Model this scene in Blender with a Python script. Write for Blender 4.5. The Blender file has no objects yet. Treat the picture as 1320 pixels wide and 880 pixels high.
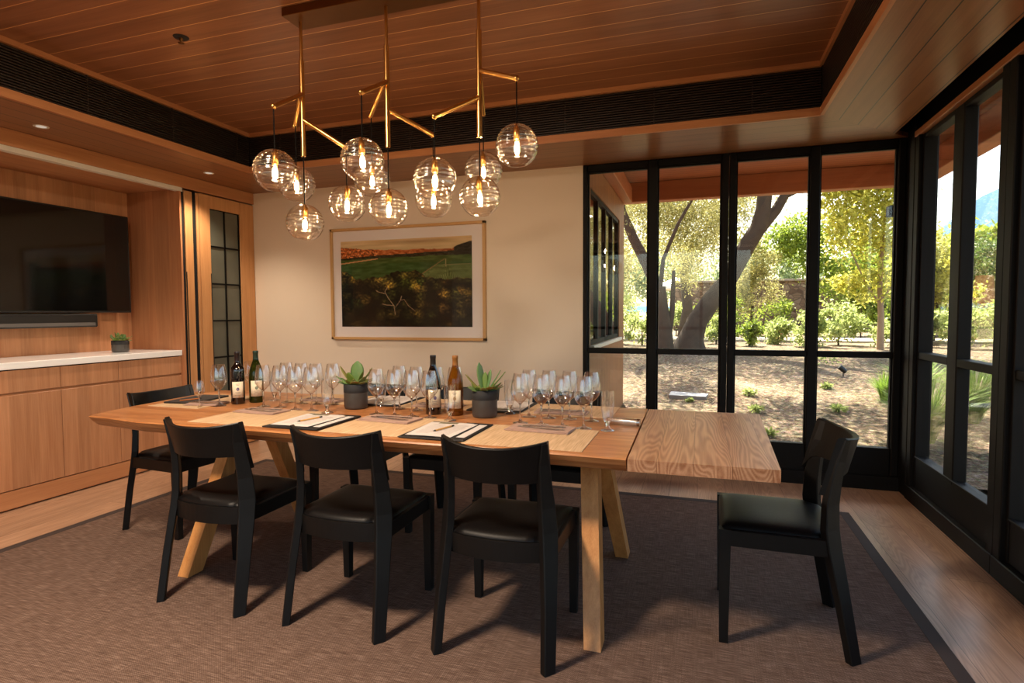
import bpy, math, random
import numpy as np
from mathutils import Vector, Matrix, noise as mnoise

PI = math.pi
SC = bpy.context.scene
COL = SC.collection
rnd = random.Random(7)

# ------------------------------------------------------------------ colours / nodes
def lin(c):
    return c / 12.92 if c <= 0.04045 else ((c + 0.055) / 1.055) ** 2.4
def rgb(r, g, b):
    return (lin(r / 255), lin(g / 255), lin(b / 255), 1.0)

class NT:
    def __init__(s, name):
        s.m = bpy.data.materials.new(name); s.m.use_nodes = True
        s.t = s.m.node_tree; s.t.nodes.clear()
        s.out = s.t.nodes.new('ShaderNodeOutputMaterial')
    def n(s, typ, ins=None, **kw):
        nd = s.t.nodes.new(typ)
        for k, v in kw.items(): setattr(nd, k, v)
        for k, v in (ins or {}).items():
            sock = nd.inputs[k]
            if isinstance(v, bpy.types.NodeSocket): s.t.links.new(v, sock)
            else: sock.default_value = v
        return nd
    def math(s, op, a, b=0.0, c=0.0):
        return s.n('ShaderNodeMath', {0: a, 1: b, 2: c}, operation=op).outputs[0]
    def mix(s, f, a, b, blend='MIX'):
        nd = s.n('ShaderNodeMix', data_type='RGBA', blend_type=blend)
        for k, v in ((0, f), (6, a), (7, b)):
            if isinstance(v, bpy.types.NodeSocket): s.t.links.new(v, nd.inputs[k])
            else: nd.inputs[k].default_value = v
        return nd.outputs[2]
    def ramp(s, fac, stops):
        nd = s.n('ShaderNodeValToRGB', {0: fac}); e = nd.color_ramp.elements
        while len(e) < len(stops): e.new(0.5)
        for el, (p, c) in zip(e, stops): el.position = p; el.color = c
        return nd.outputs[0]
    def bump(s, h, strength=0.2, dist=0.01):
        return s.n('ShaderNodeBump', {'Height': h, 'Strength': strength, 'Distance': dist}).outputs[0]
    def surf(s, sh):
        s.t.links.new(sh, s.out.inputs[0]); return s.m
    def pbr(s, col, rough=0.5, metal=0.0, normal=None, spec=0.5, **kw):
        ins = {'Base Color': col, 'Roughness': rough, 'Metallic': metal, 'Specular IOR Level': spec}
        if normal is not None: ins['Normal'] = normal
        ins.update(kw)
        return s.surf(s.n('ShaderNodeBsdfPrincipled', ins).outputs[0])

def plain(name, col, rough=0.5, metal=0.0, spec=0.5, var=0.06, scale=30, bump=0.0, **kw):
    t = NT(name)
    co = t.n('ShaderNodeTexCoord').outputs['Object']
    no = t.n('ShaderNodeTexNoise', {'Vector': co, 'Scale': scale, 'Detail': 3}).outputs[0]
    d = tuple(c * (1 - var) for c in col[:3]) + (1,)
    l = tuple(min(1, c * (1 + var)) for c in col[:3]) + (1,)
    c = t.mix(no, d, l)
    nr = t.bump(no, bump, 0.002) if bump else None
    return t.pbr(c, rough, metal, nr, spec, **kw)

def wood(name, c1, c2, grain='x', plank=None, width=0.14, length=None, seam=None, seamw=0.03,
         rough=0.45, var=0.25, fine=1.0, rings=0.0, bump=0.15, spec=0.4, stretch=1.0, off=0.0, coat=0.0, clamp=None):
    """Wood with grain along one axis, optionally divided into planks along another."""
    t = NT(name)
    co = t.n('ShaderNodeTexCoord').outputs['Object']
    sp = t.n('ShaderNodeSeparateXYZ', {0: co})
    ax = {'x': sp.outputs[0], 'y': sp.outputs[1], 'z': sp.outputs[2]}
    g = ax[grain]
    oth = [a for a in 'xyz' if a != grain]
    pid = None; seam_mask = None
    if plank:
        p = t.math('ADD', t.math('DIVIDE', ax[plank], width), off + 200.0)
        pid = t.math('FLOOR', p)
        fr = t.math('FRACT', p)
        seam_mask = t.math('LESS_THAN', fr, seamw)
        r1 = t.n('ShaderNodeTexWhiteNoise', {'W': pid}, noise_dimensions='1D').outputs[0]
        if length:
            q = t.math('ADD', t.math('DIVIDE', g, length), t.math('ADD', t.math('MULTIPLY', r1, 7.3), 50.0))
            q2 = t.math('FLOOR', q)
            r1 = t.n('ShaderNodeTexWhiteNoise', {'W': t.math('ADD', t.math('MULTIPLY', pid, 17.0), q2)}, noise_dimensions='1D').outputs[0]
            sm2 = t.math('LESS_THAN', t.math('FRACT', q), seamw * width / length)
            seam_mask = t.math('MAXIMUM', seam_mask, sm2)
    else:
        r1 = t.n('ShaderNodeValue').outputs[0]; r1.node.outputs[0].default_value = 0.5
    o = t.math('MULTIPLY', r1, 37.0)
    gv = t.math('ADD', t.math('MULTIPLY', g, 0.9 * stretch), o)
    v1 = t.n('ShaderNodeCombineXYZ', {0: gv, 1: t.math('MULTIPLY', ax[oth[0]], 14 * fine), 2: t.math('MULTIPLY', ax[oth[1]], 14 * fine)}).outputs[0]
    n1 = t.n('ShaderNodeTexNoise', {'Vector': v1, 'Scale': 1.6, 'Detail': 5, 'Roughness': 0.6}).outputs[0]
    v2 = t.n('ShaderNodeCombineXYZ', {0: t.math('MULTIPLY', gv, 3.0), 1: t.math('MULTIPLY', ax[oth[0]], 150 * fine), 2: t.math('MULTIPLY', ax[oth[1]], 150 * fine)}).outputs[0]
    n2 = t.n('ShaderNodeTexNoise', {'Vector': v2, 'Scale': 1.5, 'Detail': 2}).outputs[0]
    f = t.math('ADD', t.math('MULTIPLY', n1, 0.7), t.math('MULTIPLY', n2, 0.3))
    if rings:
        v3 = t.n('ShaderNodeCombineXYZ', {0: t.math('MULTIPLY', gv, 0.55), 1: t.math('MULTIPLY', ax[oth[0]], 6.5), 2: t.math('MULTIPLY', ax[oth[1]], 2.0)}).outputs[0]
        n3 = t.n('ShaderNodeTexNoise', {'Vector': v3, 'Scale': 1.0, 'Detail': 2, 'Roughness': 0.45}).outputs[0]
        rg = t.math('SINE', t.math('MULTIPLY', n3, 120.0))
        rg = t.math('POWER', t.math('ABSOLUTE', rg), 2.0)
        f = t.math('ADD', t.math('MULTIPLY', f, 1 - rings), t.math('MULTIPLY', rg, rings))
    fr2 = t.ramp(f, [(0.3, c1), (0.7, c2)])
    if plank:
        k = t.math('ADD', t.math('MULTIPLY', r1, var), 1 - var / 2)
        fr2 = t.mix(1.0, fr2, t.n('ShaderNodeCombineXYZ', {0: k, 1: k, 2: k}).outputs[0], 'MULTIPLY')
        if seam is not None: fr2 = t.mix(seam_mask, fr2, seam)
    h = f
    if seam_mask is not None:
        h = t.math('SUBTRACT', f, t.math('MULTIPLY', seam_mask, 2.0))
    kw = {'Coat Weight': coat, 'Coat Roughness': 0.15} if coat else {}
    return t.pbr(fr2, rough, 0, t.bump(h, bump, 0.002), spec, **kw)

def glassy(name, tint=(1, 1, 1, 1), f0=0.05, f1=0.9, power=4.0, rough=0.0, edge=None, ribs=0.0):
    """Thin clear glass: passes light straight through, mirrors more towards grazing angles."""
    t = NT(name)
    nr = None
    if ribs:
        co = t.n('ShaderNodeTexCoord').outputs['Object']
        w = t.n('ShaderNodeTexNoise', {'Vector': t.n('ShaderNodeMapping', {0: co, 3: (3, 3, 62)}).outputs[0], 'Scale': 1.0, 'Detail': 1}).outputs[0]
        nr = t.bump(w, ribs, 0.012)
    lw = t.n('ShaderNodeLayerWeight', {'Blend': 0.5})
    if nr is not None: t.t.links.new(nr, lw.inputs['Normal'])
    fac = t.math('POWER', lw.outputs['Facing'], power)
    fac = t.math('ADD', t.math('MULTIPLY', fac, f1), f0)
    tc = tint if edge is None else t.mix(t.math('POWER', lw.outputs['Facing'], 3.0), tint, edge)
    tr = t.n('ShaderNodeBsdfTransparent', {'Color': tc}).outputs[0]
    gi = {'Color': (1, 1, 1, 1), 'Roughness': rough}
    if nr is not None: gi['Normal'] = nr
    gl = t.n('ShaderNodeBsdfGlossy', gi).outputs[0]
    return t.surf(t.n('ShaderNodeMixShader', {0: fac, 1: tr, 2: gl}).outputs[0])

def emis(name, col, s):
    t = NT(name)
    return t.surf(t.n('ShaderNodeEmission', {'Color': col, 'Strength': s}).outputs[0])

def leafmat(name, c1, c2, trans=0.5, rough=0.5):
    t = NT(name)
    r = t.n('ShaderNodeNewGeometry').outputs['Random Per Island']
    co = t.n('ShaderNodeTexCoord').outputs['Object']
    n = t.n('ShaderNodeTexNoise', {'Vector': co, 'Scale': 2.5}).outputs[0]
    c = t.mix(t.math('ADD', t.math('MULTIPLY', r, 0.6), t.math('MULTIPLY', n, 0.4)), c1, c2)
    d = t.n('ShaderNodeBsdfPrincipled', {'Base Color': c, 'Roughness': rough, 'Specular IOR Level': 0.3}).outputs[0]
    tr = t.n('ShaderNodeBsdfTranslucent', {'Color': c}).outputs[0]
    return t.surf(t.n('ShaderNodeMixShader', {0: trans, 1: d, 2: tr}).outputs[0])

# ------------------------------------------------------------------ objects
def tag(o, label=None, cat=None, group=None, kind=None):
    if label: o['label'] = label
    if cat: o['category'] = cat
    if group: o['group'] = group
    if kind: o['kind'] = kind
    return o
def thing(name, label, cat, loc=(0, 0, 0), rz=0.0, group=None):
    o = bpy.data.objects.new(name, None); o.empty_display_size = 0.1
    COL.objects.link(o); o.location = loc; o.rotation_euler = (0, 0, rz)
    return tag(o, label, cat, group)
def struct_root(name, loc=(0, 0, 0)):
    o = bpy.data.objects.new(name, None); COL.objects.link(o); o.location = loc
    o['kind'] = 'structure'; return o
CHILD = {}
def copy_tree(o, parent=None):
    c = o.copy(); COL.objects.link(c)
    if parent is not None: c.parent = parent; CHILD.setdefault(parent.name, []).append(c)
    for ch in list(CHILD.get(o.name, [])): copy_tree(ch, c)
    return c

class MB:
    def __init__(s): s.v = []; s.f = []; s.sm = []
    def add(s, vs, fs, smooth=False):
        b = len(s.v); s.v += [tuple(v) for v in vs]
        s.f += [tuple(i + b for i in f) for f in fs]; s.sm += [smooth] * len(fs); return s
    def box(s, x0, x1, y0, y1, z0, z1):
        vs = [(x, y, z) for z in (z0, z1) for y in (y0, y1) for x in (x0, x1)]
        return s.add(vs, [(0, 2, 3, 1), (4, 5, 7, 6), (0, 1, 5, 4), (2, 6, 7, 3), (0, 4, 6, 2), (1, 3, 7, 5)])
    def bbox(s, x0, x1, y0, y1, z0, z1, b=0.004):
        """box with chamfered edges"""
        b = min(b, (x1 - x0) / 2.01, (y1 - y0) / 2.01, (z1 - z0) / 2.01)
        vs = []
        for z, ins in ((z0, b), (z0 + b, 0), (z1 - b, 0), (z1, b)):
            xa, xb, ya, yb = x0 + ins, x1 - ins, y0 + ins, y1 - ins
            c = b if not ins else 0.0001
            vs += [(xa + c, ya, z), (xb - c, ya, z), (xb, ya + c, z), (xb, yb - c, z), (xb - c, yb, z), (xa + c, yb, z), (xa, yb - c, z), (xa, ya + c, z)]
        fs = [tuple(range(7, -1, -1)), tuple(range(24, 32))]
        for k in range(3):
            for i in range(8):
                j = (i + 1) % 8
                fs.append((k * 8 + i, k * 8 + j, k * 8 + 8 + j, k * 8 + 8 + i))
        return s.add(vs, fs)
    def prism(s, pts, axis, a, b):
        """extrude a 2D polygon along axis. pts in the remaining two axes' order"""
        n = len(pts); vs = []
        for t in (a, b):
            for p in pts:
                q = list(p); q.insert('xyz'.index(axis), t); vs.append(q)
        fs = [tuple(range(n - 1, -1, -1)), tuple(range(n, 2 * n))] + [(i, (i + 1) % n, n + (i + 1) % n, n + i) for i in range(n)]
        return s.add(vs, fs)
    def sweep(s, secs, smooth=False, cap=True):
        """loft equal-length closed sections"""
        n = len(secs[0]); vs = [p for c in secs for p in c]; fs = []
        for k in range(len(secs) - 1):
            for i in range(n):
                j = (i + 1) % n
                fs.append((k * n + i, k * n + j, (k + 1) * n + j, (k + 1) * n + i))
        s.add(vs, fs, smooth)
        if cap:
            s.add(secs[0], [tuple(range(n - 1, -1, -1))]); s.add(secs[-1], [tuple(range(n))])
        return s
    def tube(s, pts, rad, n=8, smooth=True, cap=True):
        if not isinstance(rad, (list, tuple)): rad = [rad] * len(pts)
        P = [Vector(p) for p in pts]; secs = []
        up = None
        for i, p in enumerate(P):
            d = (P[min(i + 1, len(P) - 1)] - P[max(i - 1, 0)]).normalized()
            if up is None: up = Vector((0, 0, 1)) if abs(d.z) < 0.9 else Vector((1, 0, 0))
            a = d.cross(up).normalized(); b = d.cross(a).normalized(); up = -b if False else up
            secs.append([tuple(p + (a * math.cos(2 * PI * k / n) + b * math.sin(2 * PI * k / n)) * rad[i]) for k in range(n)])
        return s.sweep(secs, smooth, cap)
    def lathe(s, prof, n=24, cx=0, cy=0, cz=0, smooth=True, closed_bottom=False, closed_top=False):
        vs = []; fs = []
        for r, z in prof:
            for k in range(n):
                a = 2 * PI * k / n; vs.append((cx + r * math.cos(a), cy + r * math.sin(a), cz + z))
        for i in range(len(prof) - 1):
            for k in range(n):
                j = (k + 1) % n; fs.append((i * n + k, i * n + j, (i + 1) * n + j, (i + 1) * n + k))
        s.add(vs, fs, smooth)
        if closed_bottom: s.add(vs[:n], [tuple(range(n - 1, -1, -1))])
        if closed_top: s.add(vs[-n:], [tuple(range(n))])
        return s
    def build(s, name, mat, parent=None, loc=None, rz=0.0):
        me = bpy.data.meshes.new(name); me.from_pydata(s.v, [], s.f)
        me.polygons.foreach_set('use_smooth', s.sm); me.materials.append(mat); me.update()
        o = bpy.data.objects.new(name, me); COL.objects.link(o)
        if parent is not None: o.parent = parent; CHILD.setdefault(parent.name, []).append(o)
        if loc: o.location = loc
        if rz: o.rotation_euler = (0, 0, rz)
        return o
def struct(name, mb, mat, parent=None):
    o = mb.build(name, mat, parent)
    if parent is None: o['kind'] = 'structure'
    return o

# ------------------------------------------------------------------ camera (1320 x 880)
F = 735.0; YAW, PITCH, ROLL = 0.317, 0.0499, -0.005; H = 1.27
fw = Vector((-math.sin(YAW) * math.cos(PITCH), math.cos(YAW) * math.cos(PITCH), -math.sin(PITCH)))
rt = Vector((math.cos(YAW), math.sin(YAW), 0)); up = rt.cross(fw)
r2 = rt * math.cos(ROLL) + up * math.sin(ROLL); u2 = up * math.cos(ROLL) - rt * math.sin(ROLL)
cam = bpy.data.cameras.new('camera'); cam.sensor_width = 36; cam.lens = F / 1320 * 36
cam.clip_start = 0.05; cam.clip_end = 3000
co = bpy.data.objects.new('camera', cam); COL.objects.link(co); SC.camera = co
co.matrix_world = Matrix(((r2.x, u2.x, -fw.x, 0), (r2.y, u2.y, -fw.y, 0), (r2.z, u2.z, -fw.z, H), (0, 0, 0, 1)))

# ------------------------------------------------------------------ materials
M = {}
CW1, CW2 = rgb(150, 92, 56), rgb(184, 122, 80)        # the cedar of ceilings and cabinets
M['ceil'] = wood('ceiling_boards_wood', rgb(128, 82, 54), rgb(160, 108, 74), 'x', 'y', 0.140, None, seam=rgb(232, 178, 120), seamw=0.032, rough=0.32, var=0.18, bump=0.1)
M['soff_y'] = wood('soffit_boards_wood_y', rgb(128, 84, 54), rgb(156, 108, 72), 'y', 'x', 0.135, None, seam=rgb(40, 24, 14), seamw=0.045, rough=0.32, var=0.22)
M['soff_x'] = wood('soffit_boards_wood_x', rgb(128, 84, 54), rgb(156, 108, 72), 'x', 'y', 0.12, None, seam=rgb(52, 32, 20), seamw=0.035, rough=0.32, var=0.10)
M['trim_x'] = wood('trim_wood_x', rgb(176, 116, 76), rgb(204, 146, 100), 'x', rough=0.4)
M['trim_y'] = wood('trim_wood_y', rgb(176, 116, 76), rgb(204, 146, 100), 'y', rough=0.4)
M['trim_z'] = wood('trim_wood_z', rgb(178, 118, 76), rgb(206, 148, 100), 'z', rough=0.4)
M['cab'] = wood('cabinet_veneer', rgb(166, 112, 76), rgb(202, 148, 108), 'z', 'y', 0.085, None, seam=None, rough=0.38, var=0.24, bump=0.04)
M['cabx'] = wood('cabinet_veneer_side', rgb(158, 102, 68), rgb(188, 132, 92), 'z', 'x', 0.085, None, seam=None, rough=0.38, var=0.24, bump=0.04)
M['door'] = wood('door_wood', rgb(184, 126, 78), rgb(216, 160, 106), 'z', rough=0.4)
M['floor'] = wood('floor_oak', rgb(154, 118, 92), rgb(196, 158, 128), 'y', 'x', 0.19, 2.1, seam=rgb(92, 68, 50), seamw=0.012, rough=0.33, var=0.18, rings=0.18, bump=0.12, fine=0.8)
M['table'] = wood('table_oak', rgb(146, 82, 40), rgb(208, 146, 92), 'x', 'y', 0.19, None, seam=rgb(120, 66, 32), seamw=0.012, rough=0.33, var=0.22, rings=0.1, bump=0.15, off=0.35)
M['leaf'] = wood('table_leaf_oak', rgb(150, 98, 66), rgb(200, 152, 116), 'y', 'x', 0.125, None, seam=rgb(110, 68, 42), seamw=0.012, rough=0.36, var=0.2, rings=0.26, bump=0.25, off=0.1)
M['leg'] = wood('table_leg_oak', rgb(176, 112, 56), rgb(214, 154, 92), 'z', rough=0.42, bump=0.2, fine=1.4)
M['black_wood'] = wood('black_stained_wood', rgb(7, 6, 6), rgb(14, 12, 11), 'z', rough=0.5, bump=0.25, spec=0.3)
M['black_wood_x'] = wood('black_stained_wood_x', rgb(7, 6, 6), rgb(14, 12, 11), 'x', rough=0.45, bump=0.2, spec=0.3)
M['leather'] = plain('black_leather', rgb(11, 9, 9), 0.45, spec=0.2, scale=180, bump=0.25, var=0.2)
M['black'] = plain('black_metal', rgb(20, 18, 17), 0.5, spec=0.5)
M['frame'] = plain('dark_window_frame', rgb(8, 6, 5), 0.6, var=0.1, spec=0.2)
M['slat'] = plain('black_slat', rgb(44, 36, 32), 0.45)
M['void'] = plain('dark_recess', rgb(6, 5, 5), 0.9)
M['plaster'] = plain('warm_white_plaster', rgb(232, 216, 196), 0.85, var=0.01, scale=8)
M['white'] = plain('white_quartz', rgb(250, 250, 250), 0.15, var=0.02)
M['alu'] = plain('aluminium_track', rgb(222, 214, 200), 0.45, metal=0.0)
M['brass'] = plain('brushed_brass', rgb(206, 156, 90), 0.28, metal=1.0, var=0.05, scale=120)
M['brass_dark'] = plain('dark_bronze', rgb(120, 84, 50), 0.38, metal=1.0)
M['cord'] = plain('black_cord', rgb(8, 6, 6), 0.8, spec=0.1)
M['steel'] = plain('polished_steel', rgb(190, 186, 182), 0.18, metal=1.0)
M['pane'] = glassy('window_glass', (0.97, 0.98, 0.97, 1), 0.026, 0.75, 4.5)
M['winegl'] = glassy('wine_glass_crystal', (0.96, 0.96, 0.96, 1), 0.15, 0.80, 2.2, 0.0, edge=(0.55, 0.53, 0.51, 1))
M['stemgl'] = NT('solid_glass_stem'); M['stemgl'] = M['stemgl'].surf(M['stemgl'].n('ShaderNodeBsdfGlass', {'Color': (0.97, 0.97, 0.97, 1), 'Roughness': 0.0, 'IOR': 1.45}).outputs[0])
M['globe'] = glassy('blown_glass_globe', (0.99, 0.955, 0.90, 1), 0.13, 0.75, 2.2, 0.10, edge=(0.86, 0.70, 0.54, 1), ribs=0.12)
M['bulb'] = emis('warm_filament_bulb', (1.0, 0.72, 0.44, 1), 105.0)
M['bulbglass'] = glassy('bulb_envelope', (1, 0.93, 0.8, 1), 0.06, 0.6, 3)

# rug: woven brown and grey
def rugmat():
    t = NT('woven_rug')
    c = t.n('ShaderNodeTexCoord').outputs['Object']
    a = t.n('ShaderNodeTexNoise', {'Vector': t.n('ShaderNodeMapping', {0: c, 3: (14, 240, 1)}).outputs[0], 'Scale': 1, 'Detail': 3}).outputs[0]
    b = t.n('ShaderNodeTexNoise', {'Vector': t.n('ShaderNodeMapping', {0: c, 3: (260, 10, 1)}).outputs[0], 'Scale': 1, 'Detail': 2}).outputs[0]
    sp = t.n('ShaderNodeSeparateXYZ', {0: c})
    wx = t.math('SINE', t.math('MULTIPLY', sp.outputs[0], 2 * PI / 0.0085))
    wy = t.math('SINE', t.math('MULTIPLY', sp.outputs[1], 2 * PI / 0.0085))
    w = t.math('MULTIPLY', wx, wy)
    f = t.math('ADD', t.math('MULTIPLY', a, 0.75), t.math('MULTIPLY', b, 0.25))
    f = t.math('ADD', f, t.math('MULTIPLY', w, 0.10))
    col = t.ramp(f, [(0.3, rgb(72, 55, 46)), (0.5, rgb(104, 82, 70)), (0.7, rgb(142, 119, 105))])
    return t.pbr(col, 0.9, 0, t.bump(f, 0.5, 0.002), 0.15)
M['rug'] = rugmat()
M['rugedge'] = plain('rug_binding', rgb(58, 46, 42), 0.85, scale=200, var=0.2)

# ------------------------------------------------------------------ room dimensions
XR, YB, XL = 1.36, 4.62, -4.20
ZS, ZC = 2.457, 2.78          # soffit and raised ceiling heights
TX0, TX1, TY1, TY0 = -3.60, 0.687, 3.93, -0.75
YR = -1.6
XW = XR + 0.12

struct('floor', MB().box(-4.95, XR + 0.1, YR, YB + 0.12, -0.08, 0.0), M['floor'])
# raised ceiling and soffits (mitred at the corner)
struct('ceiling', MB().box(TX0 - 0.3, TX1 + 0.3, TY0 - 0.3, TY1 + 0.3, ZC, ZC + 0.06), M['ceil'])
XS = 1.235                   # edge of the right soffit, dark shade pocket beyond it
def slab(pts, z0, z1): return MB().prism(pts, 'z', z0, z1)
struct('ceiling_back', slab([(TX0, TY1), (TX1, TY1), (XR - 0.01, YB - 0.005), (XR + 0.1, YB + 0.1), (-4.95, YB + 0.1), (-4.95, YB), (-4.2, YB)], ZS, ZS + 0.03), M['soff_x'])
struct('ceiling_right', slab([(TX1, TY0), (XS, YR), (XS, YB - 0.125), (TX1, TY1)], ZS, ZS + 0.03), M['soff_y'])
struct('ceiling_left', slab([(TX0, TY1), (-4.2, YB), (-4.2, YR), (TX0, TY0)], ZS, ZS + 0.03), M['soff_y'])
struct('ceiling_rear', slab([(TX0, TY0), (-4.2, YR), (XS, YR), (TX1, TY0)], ZS, ZS + 0.03), M['soff_x'])
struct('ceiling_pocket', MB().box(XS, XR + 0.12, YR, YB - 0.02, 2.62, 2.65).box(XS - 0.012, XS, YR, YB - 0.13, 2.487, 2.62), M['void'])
# tray sides: wood lip below and above, black slatted grille between
def tray(name, mb, mat): return struct(name, mb, mat)
zl, zu = 2.505, 2.748
tray('trim_1', MB().box(TX0, TX1, TY1 - 0.004, TY1 + 0.016, ZS - 0.001, zl).box(TX0, TX1, TY1 - 0.012, TY1 + 0.016, zu, ZC - 0.001), M['trim_x'])
tray('trim_2', MB().box(TX0 - 0.016, TX0 + 0.004, TY0, TY1 - 0.004, ZS - 0.001, zl).box(TX0 - 0.016, TX0 + 0.012, TY0, TY1 - 0.012, zu, ZC - 0.001)
     .box(TX1 - 0.004, TX1 + 0.016, TY0, TY1 - 0.004, ZS - 0.001, zl).box(TX1 - 0.012, TX1 + 0.016, TY0, TY1 - 0.012, zu, ZC - 0.001), M['trim_y'])
tray('trim_3', MB().box(TX0 - 0.02, TX1 + 0.02, TY0 - 0.02, TY0, ZS, ZC), M['trim_x'])
g = MB(); n = 15
for i in range(n):
    z = zl + 0.004 + i * (zu - zl - 0.004) / n
    g.box(TX0, TX1, TY1 + 0.002, TY1 + 0.018, z, z + 0.0075)
    g.box(TX0 - 0.018, TX0 - 0.002, TY0, TY1, z, z + 0.0075)
    g.box(TX1 + 0.002, TX1 + 0.018, TY0, TY1, z, z + 0.0075)
for x in np.arange(TX0 + 0.3, TX1, 0.6): g.box(x, x + 0.006, TY1 + 0.004, TY1 + 0.02, zl, zu)
for y in np.arange(0.2, TY1, 0.6): g.box(TX0 - 0.02, TX0 - 0.004, y, y + 0.006, zl, zu)
struct('trim_4', g, M['slat'])
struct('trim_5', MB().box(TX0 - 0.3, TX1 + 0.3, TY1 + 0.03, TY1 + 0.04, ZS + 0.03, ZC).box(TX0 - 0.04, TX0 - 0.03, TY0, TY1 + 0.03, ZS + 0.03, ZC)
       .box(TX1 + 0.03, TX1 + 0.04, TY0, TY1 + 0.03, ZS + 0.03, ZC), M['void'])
# roof over everything, so daylight comes only through the windows
struct('roof', MB().box(-6.0, 2.3, -2.0, 7.0, 2.95, 3.05), M['black'])
# walls
struct('wall_back', MB().box(XL - 0.7, -0.905, YB, YB + 0.15, 0, ZS + 0.5), M['plaster'])
struct('wall_rear', MB().box(XL - 0.7, -3.4, YR - 0.12, YR, 0, ZS + 0.5).box(0.9, XW, YR - 0.12, YR, 0, ZS + 0.5).box(-3.4, 0.9, YR - 0.12, YR, 0, 0.25).box(-3.4, 0.9, YR - 0.12, YR, 2.42, ZS + 0.5), M['plaster'])
wr = struct_root('window_21', (0, YR - 0.06, 0))  # added window in the unseen rear wall, letting in fill daylight
mbr = MB()
for x in np.linspace(-3.4, 0.86, 6): mbr.bbox(x, x + 0.05, -0.04, 0.04, 0.25, 2.42, 0.004)
mbr.bbox(-3.4, 0.9, -0.035, 0.035, 0.25, 0.30, 0.004).bbox(-3.4, 0.9, -0.035, 0.035, 2.37, 2.42, 0.004).bbox(-3.4, 0.9, -0.035, 0.035, 0.95, 1.0, 0.004)
mbr.build('window_frame', M['frame'], wr)
MB().box(-3.38, 0.88, -0.003, 0.003, 0.27, 2.4).build('window_pane', M['pane'], wr)
struct('wall_left', MB().box(XL - 0.78, XL - 0.7, YR - 0.1, YB + 0.15, 0, ZS + 0.5), M['plaster'])
struct('wall_left_plaster', MB().box(XL - 0.7, XL, YR, -0.2, 0, ZS), M['plaster'])
struct('baseboard_back', MB().box(-4.2, -0.905, YB - 0.012, YB, 0, 0.09), M['plaster'])

# ------------------------------------------------------------------ back window wall
fr = M['frame']
def frame_post(mb, x0, x1, y0, y1, z0, z1):
    mb.bbox(x0, x1, y0, y1, z0, z1, 0.006)
w1 = struct_root('window_1', (0, YB, 0))
ZG0, ZB0, ZB1, ZG1 = 0.295, 0.938, 0.982, 2.405
mb = MB(); y0, y1 = 0.0, 0.09
for (a, b) in ((-0.905, -0.869), (-0.389, -0.318), (0.152, 0.203), (0.207, 0.256), (0.753, 0.818), (1.298, 1.345)):
    frame_post(mb, a, b, y0, y1, 0.10, ZS)
for (a, b) in ((-0.869, -0.389), (-0.318, 0.152), (0.256, 0.753), (0.818, 1.298)):
    mb.bbox(a, b, y0 + 0.01, y1 - 0.01, ZB0, ZB1, 0.004)
    mb.bbox(a, b, y0 + 0.01, y1 - 0.01, ZG1, ZS, 0.004)
    mb.bbox(a, b, y0 + 0.012, y1 - 0.01, 0.09, ZG0, 0.006)
    mb.bbox(a, b, y0 + 0.03, y1 - 0.03, ZG1 - 0.012, ZG1, 0.002)
    mb.box(a + 0.0, a + 0.010, y0 + 0.03, y1 - 0.03, ZG0, ZG1); mb.box(b - 0.010, b, y0 + 0.03, y1 - 0.03, ZG0, ZG1)
mb.build('window_frame', fr, w1)
MB().bbox(-0.905, 1.36, -0.015, 0.10, 0.0, 0.10, 0.004).build('window_sill', M['frame'], w1)
for (a, b) in ((-0.869, -0.389), (-0.318, 0.152), (0.256, 0.753), (0.818, 1.298)):
    for (c, d) in ((ZG0, ZB0), (ZB1, ZG1)):
        MB().box(a, b, 0.044, 0.050, c, d).build('window_pane', M['pane'], w1)
# corner post
struct('trim_6', MB().bbox(1.345, 1.47, 4.47, YB + 0.1, 0, ZS + 0.1, 0.006), fr)
struct('trim_7', MB().box(XR + 0.02, XR + 0.12, YR, YB, 2.452, 2.64).box(XR - 0.03, XR + 0.02, YR, YB - 0.05, 2.60, 2.62), fr)
struct('trim_8', MB().bbox(XR - 0.02, XR + 0.09, YR, 4.47, 2.415, 2.452, 0.003), M['trim_y'])
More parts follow.
